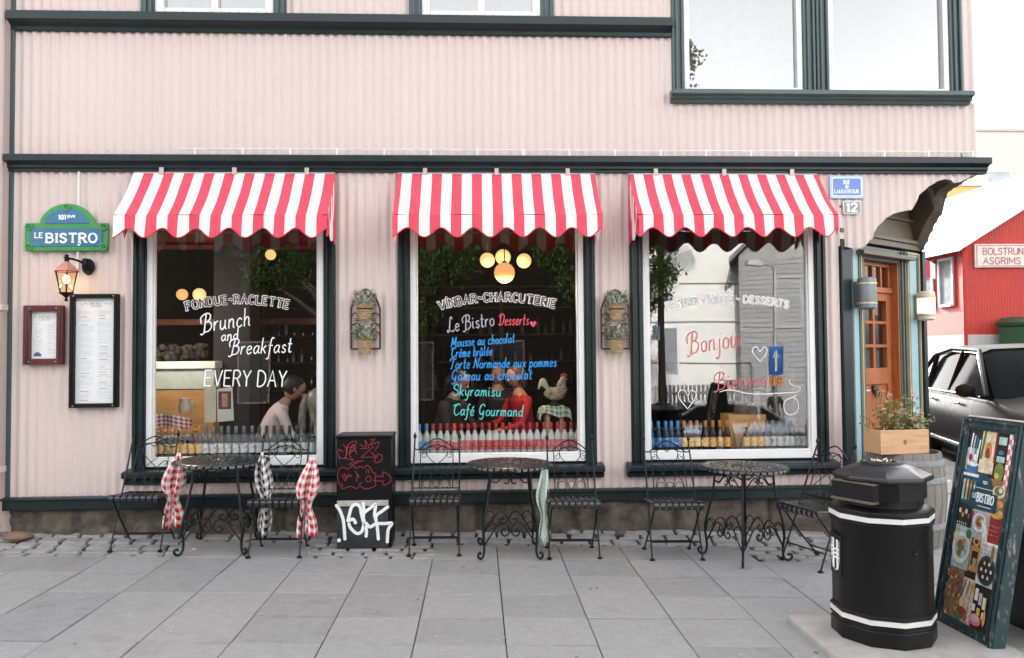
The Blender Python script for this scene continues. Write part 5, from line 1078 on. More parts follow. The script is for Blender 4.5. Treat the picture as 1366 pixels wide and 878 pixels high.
# wall lights by the door
def sconce(label, u, n, z, lit):
    p = EA+Vector((math.cos(ER), math.sin(ER), 0))*u+Vector((math.sin(ER), -math.cos(ER), 0))*n
    t = thing('door_lamp', label, 'wall lamp', (p.x, p.y, z), ER, 'cylindrical lamps beside the door'); GM = M('grey_lamp_metal', (.20, .225, .225), .45, metal=.2)
    mb = MB(); mb.lathe([(.05, 0), (.08, .012), (.082, .03), (.082, .27), (.08, .285), (.05, .295)], 24); mb.build('lit_cylinder' if lit else 'cylinder', M('frosted_lamp_body', (.7, .62, .5), .5) if lit else GM, t)
    if lit: mb = MB(); mb.lathe([(.0835, .07), (.0835, .23)], 24); mb.f = mb.f[:24]; mb.m = mb.m[:24]; mb.build('glowing_screen', LAMPW, t)
    for zz in (.045, .225): mb = MB(); mb.lathe([(.083, zz), (.088, zz+.003), (.088, zz+.017), (.083, zz+.02)], 24); mb.box((-.012, .05, zz), (.012, .12, zz+.02)); mb.box((.07, -.02, zz), (.105, .02, zz+.02)); mb.build('band', M('lamp_brass_band', (.55, .48, .36), .4, metal=.3), t)
    mb = MB(); mb.box((-.03, .08, .02), (.03, n-.021, .26)); mb.build('backplate', GM, t, bevel=.004)
sconce('grey cylindrical wall lamp left of the door, unlit', .275, .13, 1.98, False); sconce('glowing cylindrical wall lamp right of the door', 1.44, .13, 1.90, True)

# gum spots and grit trodden into the paving
mb = MB(); rn = random.Random(12)
for i in range(150):
    x, y = rn.uniform(-4.5, 3.0), rn.uniform(-3.4, -.9); r_ = rn.choice((.003, .004, .005, .006, .008, .012)); z = g(x, y)+.0045; n = 9
    mb.add([(x+r_*rn.uniform(.7, 1.2)*math.cos(2*math.pi*k/n), y+r_*rn.uniform(.7, 1.2)*math.sin(2*math.pi*k/n), z) for k in range(n)], [tuple(range(n))], 0 if r_ > .01 and i % 3 else 1)
tag(mb.build('gum_spots', [M('dark_gum', (.14, .14, .14), .8), M('pale_gum', (.42, .41, .39), .8)], smooth=False, recalc=False), 'small pale and dark spots trodden into the grey paving', 'spots', kind='stuff')
# small things on the ground
mb = MB(); mb.add([(0, 0, .012), (.03, -.012, .004), (.065, -.004, .014), (.06, .014, .008), (.03, .022, .018), (.012, .014, .006)], [(0, 1, 2, 3, 4, 5)]); o = mb.build('fallen_leaf', M('dry_orange_leaf', (.55, .26, .08), .7), loc=(-2.27, -.66, g(-2.27)), smooth=False); tag(o, 'dry orange leaf lying on the paving under the left table', 'leaf')
def rock(name, x, y, r_, sc_, lb, mat):
    bm = bmesh.new(); bmesh.ops.create_icosphere(bm, subdivisions=2, radius=r_); rn_ = random.Random(x)
    for v in bm.verts: v.co *= rn_.uniform(.85, 1.12); v.co = Vector([a*b for a, b in zip(v.co, sc_)])
    me = bpy.data.meshes.new(name); bm.to_mesh(me); bm.free(); me.materials.append(mat); o = bpy.data.objects.new(name, me); col.objects.link(o); o.location = (x, y, g(x, y)+r_*sc_[2]*.5); tag(o, lb, 'stone')
rock('loose_stone', 1.22, -.16, .045, (1, .8, .8), 'small dark stone lying against the house base', STONE); rock('flat_stone', -3.86, -.16, .10, (1.2, .8, .5), 'flat brown stone beside the foot of the downpipe', M('brown_stone', (.17, .11, .08), .9, var=.3, bump=.5))

# ------------------------------------------------------------------ bottles on the window ledges
def bottle(name, label, body, lab, cap, h=.268, lz=(.03, .115), group=None):
    t = thing(name, label, 'bottle', group=group); k = h/.268; r_ = .0315
    mb = MB(); mb.lathe([(.028, 0), (r_, .006), (r_, .135*k), (.029, .155*k), (.018, .185*k), (.0135, .205*k), (.0125, .245*k), (.0145, .248*k), (.0145, .256*k)], 16); mb.build('glass_body', body, t)
    if lab: mb = MB(); mb.lathe([(r_+.0006, lz[0]*k), (r_+.0012, lz[0]*k+.002), (r_+.0012, lz[1]*k), (r_+.0006, lz[1]*k+.002)], 16); mb.build('label', lab, t)
    mb = MB(); mb.lathe([(.0142, .205*k), (.0155, .21*k), (.0158, .262*k), (.012, .268*k), (1e-6, .268*k)], 14); mb.build('cap', cap, t)
    return t
def bm(n, c, r=.16): return M(n, c, r, var=.08, spec=.35)
def labelm(n, c, c2, sc_=30): return M(n, c, .5, var=.1, dirt=(c2, .45, sc_))
BR = bm('brown_glass', (.018, .010, .006)); DK = bm('dark_glass', (.010, .014, .016)); MILK = bm('pale_milky_glass', (.46, .50, .46)); BLU = bm('dark_blue_glass', (.02, .05, .09))
LR = labelm('red_label', (.42, .015, .025), (.62, .30, .28), 45); LB = labelm('blue_label', (.02, .16, .38), (.25, .4, .55)); LY = labelm('yellow_label', (.70, .46, .12), (.45, .13, .05)); LWH = labelm('white_label', (.70, .70, .66), (.12, .18, .28)); LG = labelm('grey_white_label', (.5, .52, .5), (.05, .06, .06), 24)
CR = M('red_cap', (.36, .015, .02), .4); CB = M('blue_cap', (.05, .28, .55), .4); CPY = M('gold_foil_cap', (.40, .16, .04), .4); CG = M('grey_foil_cap', (.10, .13, .15), .4); CBK = M('black_cap', (.02, .025, .03), .4); CRED2 = M('bright_red_cap', (.75, .03, .03), .4)
BY_ = .205
def row(proto, xs, win):
    first = True
    for x in xs:
        o = proto if first else copy_tree(proto); first = False
        o.location = (x, BY_+random.uniform(-.012, .012), .7005); o.rotation_euler = (0, 0, random.uniform(-.6, .6))
def bx_(p, Y=BY_): return (p-637)/1040*(6.93+Y)
X2 = [440+q/2.5825 for q in (308, 333, 355, 380, 403, 428, 452, 475, 498, 523, 547, 570, 594, 618, 641, 665, 688, 712, 736, 760, 783, 807, 830, 852)]
X2 = [bx_(p) for p in X2]
row(bottle('glass_bottle', 'pale bottle with blue cap and label, left end of the middle window row', MILK, LB, CB, group='blue bottles in the middle window'), X2[:2], 1)
row(bottle('glass_bottle', 'pale bottle with an all red neck and cap in the middle window row', MILK, LR, CRED2, lz=(.03, .10)), [X2[5]], 1)
row(bottle('glass_bottle', 'pale milky bottle with red label and red cap in the middle window row', MILK, LR, CR, group='red labelled bottles in the middle window'), X2[2:5]+X2[6:], 1)
X3 = [bx_(800+q/2.509) for q in (173, 197, 222, 242, 263, 285, 307, 330, 357, 382, 408, 430, 497, 521, 543, 567, 590, 612, 635, 654, 675, 695)]
row(bottle('glass_bottle', 'dark bottle with blue label, left end of the right window ledge', BLU, LB, CB, group='blue bottles in the right window'), X3[:5], 2)
row(bottle('glass_bottle', 'brown bottle with yellow label left of the wooden block in the right window', BR, LY, CPY, group='yellow labelled bottles left of the block'), X3[5:12], 2)
row(bottle('glass_bottle', 'brown bottle with yellow label right of the wooden block in the right window', BR, LY, CPY, group='yellow labelled bottles right of the block'), X3[12:15], 2)
row(bottle('glass_bottle', 'dark bottle with whitish label at the right end of the right window', DK, LG, CBK, group='dark bottles in the right window'), X3[15:], 2)
X1 = [bx_(170+q/2.507) for q in (92, 114, 137, 160, 185, 210, 234, 258, 280, 305, 328, 352, 378, 403, 428, 452, 476, 500, 525, 550, 575, 600, 625)]
row(bottle('glass_bottle', 'brown bottle with yellow label at the left end of the left window ledge', BR, LY, CPY, group='yellow labelled bottles in the left window'), X1[:8], 0)
row(bottle('glass_bottle', 'dark bottle with white and blue label in the middle of the left window row', DK, LWH, CG, group='white labelled bottles in the left window'), X1[8:15], 0)
row(bottle('glass_bottle', 'dark bottle with dull grey label at the right end of the left window', DK, LG, CBK, group='dark bottles in the left window'), X1[15:], 0)

# ------------------------------------------------------------------ shop interior
def globe(px, py, rp, Y, mat, lb, grp=None):
    p = W(px, py, Y); r_ = rp/1040*(6.93+Y); t = thing('globe_lamp', lb, 'pendant lamp', p, 0, grp)
    mb = MB(); mb.ball((0, 0, 0), r_, n=20); mb.build('glowing_globe', mat, t, ang=180)
    mb = MB(); mb.tube([(0, 0, r_*.95), (0, 0, 3.1-p.z)], .006, 6); mb.lathe([(r_*.28, r_*.9), (r_*.22, r_*1.1), (.006, r_*1.15)], 12); mb.build('cord', IRON, t)
globe(650, 347, 10, 1.5, WARM, 'left small globe lamp of the cluster in the middle window', 'globe lamps in the middle window'); globe(671, 343, 10.5, 1.9, WARM, 'topmost globe lamp of the cluster in the middle window', 'globe lamps in the middle window'); globe(699, 348, 10, 1.6, WARM, 'right small globe lamp of the cluster in the middle window', 'globe lamps in the middle window'); globe(673, 364, 14, 1.2, WARM2, 'largest and lowest globe lamp in the middle window', 'globe lamps in the middle window')
globe(266, 393, 8.5, 2.2, WARM, 'warm globe lamp above the white cabinet in the left window', 'globe lamps in the left window'); globe(243, 393, 7.5, 2.6, WARM2, 'dim orange globe lamp at the left of the left window', 'globe lamps in the left window'); globe(361, 340, 7, 2.4, WARM, 'small globe lamp just under the left awning', 'globe lamps in the left window'); globe(1002, 337, 7, 2.0, WARM, 'globe lamp glowing at the top of the right window')
lp = bpy.data.lights.new('globe_and_fill_light', 'POINT'); lp.energy = 9; lp.color = (1, .68, .38); lp.shadow_soft_size = .12; lo = bpy.data.objects.new('globe_and_fill_light', lp); col.objects.link(lo); lo.location = W(673, 364, 1.2)+Vector((0, 0, -.2))
fill_lp = lp.copy(); lo = bpy.data.objects.new('globe_and_fill_light', fill_lp); col.objects.link(lo); lo.location = W(215, 425, 1.0); fill_lp.energy = 7; fill_lp.color = (1, .84, .66)  # added fill light near the cabinet, apart from any globe, brightens the left window
def ibox(name, lb, cat, px0, py0, px1, py1, Y, d, mat, bev=.006, to_floor=False):
    a = W(px0, py1, Y); b = W(px1, py0, Y); z0 = .101 if to_floor else a.z
    t = MB(); t.box((-(b.x-a.x)/2, 0, 0), ((b.x-a.x)/2, d, b.z-z0)); o = t.build(name, mat, bevel=bev, loc=((a.x+b.x)/2, Y, z0)); tag(o, lb, cat); return o
# timber screen across the left window
mb = MB()
for px in (200, 335, 440): q = W(px, 430, 2.3); mb.box((q.x-.03, 2.3, .1), (q.x+.03, 2.36, 3.1))
a = W(200, 430, 2.3); b = W(440, 430, 2.3); mb.box((a.x, 2.305, a.z-.035), (b.x, 2.355, a.z+.035)); mb.box((a.x, 2.37, a.z+.9), (b.x, 2.39, 3.1)); mb.box((a.x, 2.305, 2.85), (b.x, 2.355, 2.9)); tag(mb.build('timber_screen', M('red_brown_timber', (.15, .05, .03), .5, var=.3), bevel=.004), 'red brown timber screen standing inside the left window', 'screen')
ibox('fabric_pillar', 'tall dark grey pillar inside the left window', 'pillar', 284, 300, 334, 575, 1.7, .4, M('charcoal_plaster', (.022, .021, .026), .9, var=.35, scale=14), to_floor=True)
t = thing('display_cabinet', 'white topped display cabinet at the left of the left window', 'cabinet', (W(243, 520, 1.5).x, 1.5, .101)); a = W(200, 575, 1.5); b = W(286, 482, 1.5); c_ = W(200, 520, 1.5); hwc = (b.x-a.x)/2
mb = MB(); mb.box((-hwc, 0, c_.z-.1), (hwc, .6, b.z-.10)); mb.build('glass_case', M('pale_green_case', (.50, .58, .54), .3), t, bevel=.006); mb = MB(); mb.box((-hwc-.02, -.03, b.z-.18), (hwc+.02, .62, b.z-.101)); mb.build('white_top', M('cabinet_white', (.75, .77, .75), .4), t, bevel=.006); mb = MB(); mb.box((-hwc+.01, .01, 0), (hwc-.01, .59, c_.z-.101)); mb.build('wooden_base', BOXWOOD, t, bevel=.005)
def heap(lb, px, py, Y, n, r_):
    p = W(px, py, Y); t = MB(); rn = random.Random(px)
    for i in range(n): t.ball((rn.uniform(-r_, r_)*1.6, rn.uniform(-.1, .1), rn.uniform(0, r_)*.8), rn.uniform(.02, .045), n=7, mi=i % 2)
    tag(t.build('bread_heap', [M('crust_brown', (.02, .013, .009), .8), M('crust_grey', (.04, .038, .034), .8)], loc=(p.x, p.y, p.z)), lb, 'bread', None, 'stuff')
heap('dark loaves of bread heaped on the display cabinet', 243, 478, 1.75, 70, .17)
def sheet(name, lb, cat, pts, Y, mats, draw=None, mi=0):
    c = W(sum(p[0] for p in pts)/len(pts), pts[0][1], Y); t = thing(name, lb, cat, c)
    mb = MB(); q = [W(a, b, Y)-c for a, b in pts]; mb.prism([(p.x, p.z) for p in q], -.002, .002); o = mb.build('sheet', mats[0], t, smooth=False)
    if draw:
        mb = MB()
        for k, (a0, b0, a1, b1, m_) in enumerate(draw): u = W(a0, b1, Y)-c; v = W(a1, b0, Y)-c; y = -.0024-.0002*k; mb.add([(u.x, y, u.z), (v.x, y, u.z), (v.x, y, v.z), (u.x, y, v.z)], [(0, 1, 2, 3)], m_)
        mb.build('print', mats[1:], t, smooth=False, recalc=False)
    return t
CRM = M('cream_card', (.55, .47, .33), .7, var=.15, scale=20)
sheet('hanging_menu', 'narrow cream card hanging in the left window beside the poster', 'menu', [(272, 516), (288, 514), (288, 563), (273, 564)], .36, [CRM, INK], [(276, 522+4*i, 285, 523.4+4*i, 0) for i in range(9)])
sheet('hanging_poster', 'art poster with a dark figure hanging in the left window', 'poster', [(289, 519), (310, 516), (312, 561), (290, 563)], .38, [M('poster_cream', (.55, .52, .42), .7), M('poster_dark', (.06, .05, .07), .7, var=.5, scale=25), M('poster_orange', (.5, .2, .08), .7, var=.4, scale=25), INK], [(291.5, 522, 308.5, 546, 0), (296, 525, 304, 543, 1), (292, 549, 309, 551, 2), (292, 553, 309, 556, 2)])
c = W(231, 553, .46); mb = MB(); mb.grid(lambda u, v: ((u-.5)*.33, .02*math.sin(u*9)+.01*v, -.13*v-.02*u+.015*math.sin(u*5)), 20, 8); tag(mb.build('checked_cloth', gingham('red_check_cloth', (.40, .02, .04), 8, 3.5), loc=c, ang=180, recalc=False), 'red and white checked cloth draped low in the left window', 'cloth')
o = ibox('cake_stand_box', 'brown box under the checked cloth in the left window', 'box', 206, 575, 256, 592, .48, .25, BOXWOOD)
mb = MB(); mb.lathe([(.04, 0), (.055, .02), (.06, .07), (.045, .11), (.05, .14), (.045, .138)], 18); mb.tube([(.05, 0, .11), (.09, 0, .09), (.085, 0, .05), (.055, 0, .03)], .008, 7); tag(mb.build('cream_jug', M('cream_glaze', (.55, .5, .42), .3), loc=W(243, 553, .52)+Vector((0, .07, .008))), 'cream coloured jug above the checked cloth', 'jug')
# silver dress form
p = W(430, 575, 1.0); t = thing('silver_statue', 'silver grey statue of a figure at the right of the left window', 'statue', (p.x, 1.0, .101))
SIL = M('mottled_silver', (.30, .31, .25), .45, metal=.3, var=.55, scale=9, dirt=((.05, .06, .04), .4, 10))
mb = MB(); S_ = Matrix.Diagonal((1, .72, 1)); hz = .44
mb.lathe([(.20, 0), (.20, .05), (.16, .08), (.155, hz), (.15, hz+.15), (.125, hz+.32), (.118, hz+.40), (.14, hz+.52), (.155, hz+.62), (.14, hz+.69), (.06, hz+.73), (.043, hz+.76), (.045, hz+.79)], 24, M=S_); mb.build('torso', SIL, t, ang=60)
mb = MB(); mb.ball((0, 0, hz+.87), .075, n=16, sc_=(.85, 1, 1.2)); mb.ball((0, -.075, hz+.86), .014, n=8); mb.build('head', SIL, t, ang=60)
mb = MB()
for s in (-1, 1): mb.tube(smooth_pts([(s*.14, 0, hz+.66), (s*.19, 0, hz+.5), (s*.20, -.02, hz+.3), (s*.17, -.06, hz+.14)]), [.045]*6+[.04]*6+[.03]*7, 10)
mb.build('arms', SIL, t, ang=60)
# stand with the rooster figure
p = W(740, 560, .55); t = thing('wooden_stand', 'wooden stand under the green checked cloth in the middle window', 'stand', (p.x, .60, .7015))
LG_ = W(740, 542, .60).z-.7015
mb = MB(); mb.box((-.10, -.10, LG_-.03), (.10, .10, LG_)); mb.build('top', PINE, t, bevel=.004)
for sx in (-1, 1):
    for sy in (-1, 1): mb = MB(); mb.tube([(sx*.07, sy*.07, LG_-.03), (sx*.06, sy*.08, -.0)], .022, 8); mb.build('leg', PINE, t)
mb = MB(); mb.box((p.x-.2, .43, .655), (p.x+.2, .80, .701)); tag(mb.build('side_shelf', DARKWOOD, bevel=.004), 'dark shelf behind the window ledge under the wooden stand', 'shelf')
mb = MB()
def drape(u, v):
    x, y = (u-.5)*.40, (v-.5)*.36; r_ = max(abs(x)-.10, 0)+max(abs(y)-.10, 0); a = math.atan2(y, x)
    return (max(-.125, min(.125, x))+math.copysign(min(r_, .1), x)*.22*(abs(x) > .1)+.008*math.sin(a*7)*(r_ > .01), max(-.12, min(.12, y))*1.02, LG_+.004-r_*(1.0+.3*math.sin(a*4+.6)))
mb.grid(drape, 30, 30); tag(mb.build('green_checked_cloth', gingham('green_check_cloth', (.10, .36, .12), 9, 9), loc=(p.x, .60, .7015), ang=180, recalc=False), 'green and white checked cloth draped over the stand under the rooster', 'cloth')
t = thing('rooster_figure', 'painted rooster figurine standing on the green checked cloth', 'figurine', (p.x, .60, .7015+LG_+.006)); k = 1.0
mb = MB(); mb.lathe([(.05, 0), (.055, .01), (.03, .03), (.012, .05), (.012, .08)], 14); mb.build('base', M('rooster_base', (.03, .03, .028), .5), t)
mb = MB(); P = smooth_pts([(-.075, 0, .15), (-.03, 0, .12), (.03, 0, .115), (.065, 0, .15), (.075, 0, .21), (.085, 0, .245)], 5); n = len(P); rad = [.03+.035*math.sin(math.pi*min(1, (i+4)/n*.9)) if i < n*.6 else .055-.03*(i-n*.6)/(n*.4) for i in range(n)]
mb.tube(P, rad, 12); mb.ball((.088, 0, .255), .028, n=10); mb.lathe([(.009, 0), (1e-6, .03)], 8, (.112, 0, .252), M=Matrix.Rotation(R(90), 3, 'Y')); mb.build('body', M('rooster_feathers', (.48, .40, .26), .6, var=.5, scale=24, dirt=((.20, .09, .04), .45, 16)), t, ang=80)
mb = MB(); mb.lathe([(.058, .14), (.05, .17), (.042, .21), (.032, .24)], 14, (.074, 0, 0)); mb.build('checked_collar', M('rooster_check', (.55, .55, .52), .6, var=.1, dirt=((.03, .03, .03), .5, 70)), t)
mb = MB()
for i in range(4): mb.ball((.075+.014*i, 0, .288+.006*(1.5-abs(i-1.5))), .012, n=8, sc_=(1, .5, 1.5))
mb.ball((.112, 0, .228), .012, n=8, sc_=(.7, .6, 1.5)); mb.build('comb', M('rooster_red', (.5, .03, .04), .4), t)
mb = MB()
for i in range(6):
    a = .2+.22*i; mb.tube(smooth_pts([(-.05, (i-2.5)*.006, .15), (-.08-.03*math.cos(a), (i-2.5)*.010, .19+.05*math.sin(a)), (-.11-.03*math.cos(a), (i-2.5)*.014, .20+.07*math.sin(a)-.02), (-.125-.03*math.cos(a), (i-2.5)*.014, .15+.05*math.sin(a))], 4), [.008, .012, .014, .015, .016, .016, .015, .014, .013, .011, .009, .007, .004], 7)
mb.build('tail', M('rooster_tail', (.55, .58, .40), .6, var=.3), t)
# wooden block with log in the right window
o = ibox('wooden_block', 'tan wooden block standing between the bottles in the right window', 'block', 973, 553, 1022, 606, .34, .26, BOXWOOD)
p = W(998, 553, .46); mb = MB(); mb.lathe([(.12, 0), (.13, .02), (.118, .14), (.122, .22), (.11, .225), (1e-6, .22)], 20, rot=.2); tag(mb.build('tree_log', M('grey_bark_log', (.14, .12, .10), .9, var=.5, scale=14, bump=.8), loc=(p.x, .47, p.z+.004), ang=40), 'short grey log standing on the wooden block', 'log')
mb = MB(); mb.grid(lambda u, v: (.10*u-.02, .07*(v-.5)-.02-.02*v, .0-.05*max(0, u-.55)-.035*max(0, v-.5)*2*0), 10, 6); tag(mb.build('green_napkin', gingham('green_napkin_check', (.08, .35, .12), 5, 4), loc=(W(1010, 553, .38).x, .42, W(1010, 553, .38).z+.008), ang=180, recalc=False), 'small green checked napkin beside the log', 'napkin')
# back shelves and bar in the depth of the room
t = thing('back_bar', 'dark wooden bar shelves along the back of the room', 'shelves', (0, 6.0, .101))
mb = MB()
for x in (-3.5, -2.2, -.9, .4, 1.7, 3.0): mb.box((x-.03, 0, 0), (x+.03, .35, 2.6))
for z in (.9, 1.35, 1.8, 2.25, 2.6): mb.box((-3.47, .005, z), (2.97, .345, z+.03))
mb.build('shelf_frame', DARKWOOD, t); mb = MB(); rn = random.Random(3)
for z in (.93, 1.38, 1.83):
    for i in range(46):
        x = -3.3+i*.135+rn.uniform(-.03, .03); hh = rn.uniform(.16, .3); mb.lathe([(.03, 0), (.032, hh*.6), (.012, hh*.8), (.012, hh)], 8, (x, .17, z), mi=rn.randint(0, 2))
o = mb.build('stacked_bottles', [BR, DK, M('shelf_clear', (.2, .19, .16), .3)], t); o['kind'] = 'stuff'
def round_cafe_table(x, y, lb):
    t = thing('cafe_table', lb, 'table', (x, y, .101)); mb = MB(); mb.lathe([(.34, .70), (.35, .71), (.35, .73), (.34, .735), (1e-6, .735)], 28); mb.build('tabletop', DARKWOOD, t); mb = MB(); mb.lathe([(.2, 0), (.19, .02), (.03, .05), (.025, .70)], 16); mb.build('pedestal', IRON, t)
round_cafe_table(-.15, 1.75, 'round dark cafe table inside the middle window')
def stool(x, y, lb):
    t = thing('cafe_stool', lb, 'stool', (x, y, .101)); mb = MB(); mb.lathe([(.17, .40), (.18, .41), (.18, .435), (.16, .445), (1e-6, .445)], 20); mb.build('seat', DARKWOOD, t)
    for k in range(4): a = math.pi/4+k*math.pi/2; mb = MB(); mb.tube([(.13*math.cos(a), .13*math.sin(a), .41), (.19*math.cos(a), .19*math.sin(a), 0)], .014, 7); mb.build('leg', DARKWOOD, t)

# ------------------------------------------------------------------ people
SKIN = M('skin', (.45, .26, .19), .5, var=.06)
def person(label, J, loc, rz, top, legs, hair, hairlen=0, shoes=None, bare_arms=False, s=1.0):
    """J: joints in local space facing -y. One skinned surface; materials by the limb a face belongs to."""
    V = []; E = []; Rd = []
    def v(p, r_, par=None): V.append(Vector(p)*s); Rd.append(r_*s); (E.append((par, len(V)-1)) if par is not None else None); return len(V)-1
    pel = v(J['pelvis'], .125); ch_ = J['chest']; mid = (Vector(J['pelvis'])+Vector(ch_))/2
    wa = v(mid, .118, pel); ct = v(ch_, .135, wa); nb = v(J['neck'], .062, ct); hd0 = v(Vector(J['neck']).lerp(Vector(J['head']), .5), .052, nb)
    part = {}
    for sd in ('l', 'r'):
        sh = v(J['sh_'+sd], .062, ct); el = v(J['el_'+sd], .043, sh); wr = v(J['wr_'+sd], .03, el)
        d = (Vector(J['wr_'+sd])-Vector(J['el_'+sd])).normalized(); palm = v(Vector(J['wr_'+sd])+d*.06, .034, wr); sx = d.orthogonal().normalized(); sy = d.cross(sx)
        for k in range(4): f1 = v(Vector(J['wr_'+sd])+d*.105+sx*(k-1.5)*.02, .0095, palm); f2 = v(Vector(J['wr_'+sd])+d*(.145-.008*abs(k-1.3))+sx*(k-1.5)*.021+sy*.016, .008, f1)
        th_ = v(Vector(J['wr_'+sd])+d*.06+sx*.05+sy*.01, .010, palm)
        hp = v(J['hip_'+sd], .092, pel); kn = v(J['kn_'+sd], .06, hp); an = v(J['an_'+sd], .04, kn); tl = v(Vector(J['an_'+sd])+Vector((0, -.14, -.045)), .035, an)
    me = bpy.data.meshes.new('person_cage'); me.from_pydata([tuple(p) for p in V], E, []); o = bpy.data.objects.new('person_cage', me); col.objects.link(o)
    sk = o.modifiers.new('s', 'SKIN'); sk.use_smooth_shade = True
    for i, d in enumerate(me.skin_vertices[0].data): d.radius = (Rd[i], Rd[i]); d.use_root = (i == 0)
    su = o.modifiers.new('u', 'SUBSURF'); su.levels = 1; su.render_levels = 1
    dg = bpy.context.evaluated_depsgraph_get(); m2 = bpy.data.meshes.new_from_object(o.evaluated_get(dg)); bpy.data.objects.remove(o)
    nv = [tuple(q.co) for q in m2.vertices]; nf = [tuple(p.vertices) for p in m2.polygons]; bpy.data.meshes.remove(m2)
    mb = MB(); mb.v = nv; mb.f = nf
    def seg(p, a, b): a = Vector(a)*s; b = Vector(b)*s; t_ = max(0, min(1, (p-a).dot(b-a)/max(1e-9, (b-a).length_squared))); return (p-(a+(b-a)*t_)).length
    for f in nf:
        p = sum((Vector(nv[i]) for i in f), Vector())/len(f); best = None
        cand = [(seg(p, J['pelvis'], J['chest']), 1), (seg(p, J['chest'], Vector(J['chest']).lerp(Vector(J['neck']), .7)), 1), (seg(p, Vector(J['chest']).lerp(Vector(J['neck']), 1.05), J['head']), 0)]
        for sd in 'lr':
            w_ = Vector(J['wr_'+sd]); e_ = Vector(J['el_'+sd]); cand += [(seg(p, J['chest'], J['sh_'+sd]), 1), (seg(p, J['sh_'+sd], e_), 1), (seg(p, e_, w_), 0 if bare_arms else 1), (seg(p, w_+(w_-e_).normalized()*.02, w_+(w_-e_).normalized()*.15), 0), (seg(p, J['hip_'+sd], J['kn_'+sd]), 2), (seg(p, J['kn_'+sd], J['an_'+sd]), 2), (seg(p, J['an_'+sd], Vector(J['an_'+sd])+Vector((0, -.14, -.045))), 3)]
        mb.m.append(min(cand, key=lambda c: c[0])[1])
    hd = Vector(J['head'])*s; up = (Vector(J['head'])-Vector(J['neck'])).normalized(); q = Vector((0, 0, 1)).rotation_difference(up).to_matrix(); tq = q @ Matrix.Rotation(J.get('turn', 0), 3, 'Z')
    b0 = len(mb.v); mb.lathe([(1e-6, -.115), (.035, -.11), (.055, -.085), (.068, -.04), (.076, .0), (.078, .04), (.068, .08), (.04, .108), (1e-6, .115)], 18, hd, 0, M=tq @ Matrix.Diagonal((s*.95, s*1.2, s)))
    mb.ball(hd+tq @ Vector((0, -.096, -.012))*s, .017*s, n=8); mb.tube([hd+tq @ Vector((0, -.088, .02))*s, hd+tq @ Vector((0, -.10, -.015))*s], .009*s, 6)
    for sx in (-1, 1): mb.ball(hd+tq @ Vector((sx*.073, .005, -.0))*s, .02*s, n=8, sc_=(.5, 1, 1.4)); mb.ball(hd+tq @ Vector((sx*.03, -.083, .018))*s, .009*s, 4, n=8)
    mb.tube([hd+tq @ Vector((-.024, -.083, -.052))*s, hd+tq @ Vector((0, -.088, -.05))*s, hd+tq @ Vector((.024, -.083, -.052))*s], .005*s, 6, 5)
    t = thing('person', label, 'person', loc, rz)
    mb.build('body', [SKIN, top, legs, shoes or BLACK, BLACK, M('lips', (.35, .13, .11), .5)], t, ang=180)
    hb = MB(); hb.lathe([(.066, -.075-hairlen*.2), (.080, -.03), (.087, .03), (.078, .085), (.045, .118), (1e-6, .124)], 18, hd, M=tq @ Matrix.Translation((0, .016, .006)).to_3x3() @ Matrix.Diagonal((s*.99, s*1.18, s))); hb.v = [tuple(Vector(p)+(tq @ Vector((0, .034, .006)))*s) for p in hb.v]
    if hairlen: hb.tube([hd+tq @ Vector((0, .06, .05))*s, hd+tq @ Vector((0, .10, -.05))*s, hd+tq @ Vector((0, .09, -.05-hairlen))*s], [.07*s, .075*s, .03*s], 12)
    hb.build('hair', hair, t, ang=180); return t
def stand(lean=0, arm=0):
    L = lean; z = .93
    J = dict(pelvis=(0, 0, z), chest=(0, -math.sin(L)*.36, z+math.cos(L)*.36), neck=(0, -math.sin(L)*.53, z+math.cos(L)*.53), head=(0, -math.sin(L)*.68-.03, z+math.cos(L)*.70))
    for sd, sx in (('l', 1), ('r', -1)):
        J['sh_'+sd] = (sx*.18, -math.sin(L)*.46, z+math.cos(L)*.46); J['el_'+sd] = (sx*.23, -math.sin(L)*.46-.02-arm*.10, z+math.cos(L)*.46-.27); J['wr_'+sd] = (sx*.20, -math.sin(L)*.46-.08-arm*.30, z+math.cos(L)*.46-.50+arm*.20)
        J['hip_'+sd] = (sx*.10, 0, z-.06); J['kn_'+sd] = (sx*.11, -.02, .50); J['an_'+sd] = (sx*.12, .02, .08)
    return J
def sit(lean=.15, arm=.6, turn=0):
    J = stand(lean, arm); J['turn'] = turn; dz = Vector((0, 0, -.39))
    for k in list(J):
        if k not in ('turn',) and not k.startswith(('kn', 'an', 'hip')): J[k] = tuple(Vector(J[k])+dz)
    for sd, sx in (('l', 1), ('r', -1)): J['hip_'+sd] = (sx*.10, -.02, .52); J['kn_'+sd] = (sx*.13, -.42, .52); J['an_'+sd] = (sx*.13, -.44, .08)
    return J
SH1 = M('pale_pink_shirt', (.80, .70, .66), .8, var=.06); NAVY = M('dark_jumper', (.018, .018, .022), .85); REDJ = M('red_jumper', (.45, .02, .035), .8, var=.2); JEANS = M('blue_jeans', (.07, .11, .17), .85, var=.2); HAIRD = M('dark_hair', (.018, .013, .010), .5, var=.4, scale=40); HAIRB = M('brown_hair', (.10, .055, .03), .5, var=.4, scale=40); BLK = M('black_tee', (.012, .012, .013), .9)
def at_seat(label, px, py, Y, rz, J, *a, st=None, **k):
    p = W(px, py, Y); o = person(label, J, (p.x, Y, .101), rz, *a, **k); 
    if st: stool(p.x, Y, st)
    return o
at_seat('person in a pale pink shirt with dark hair leaning over inside the left window', 344, 540, 1.0, R(105), sit(.50, .8), SH1, NAVY, HAIRD, st='dark stool under the person in the pale shirt')
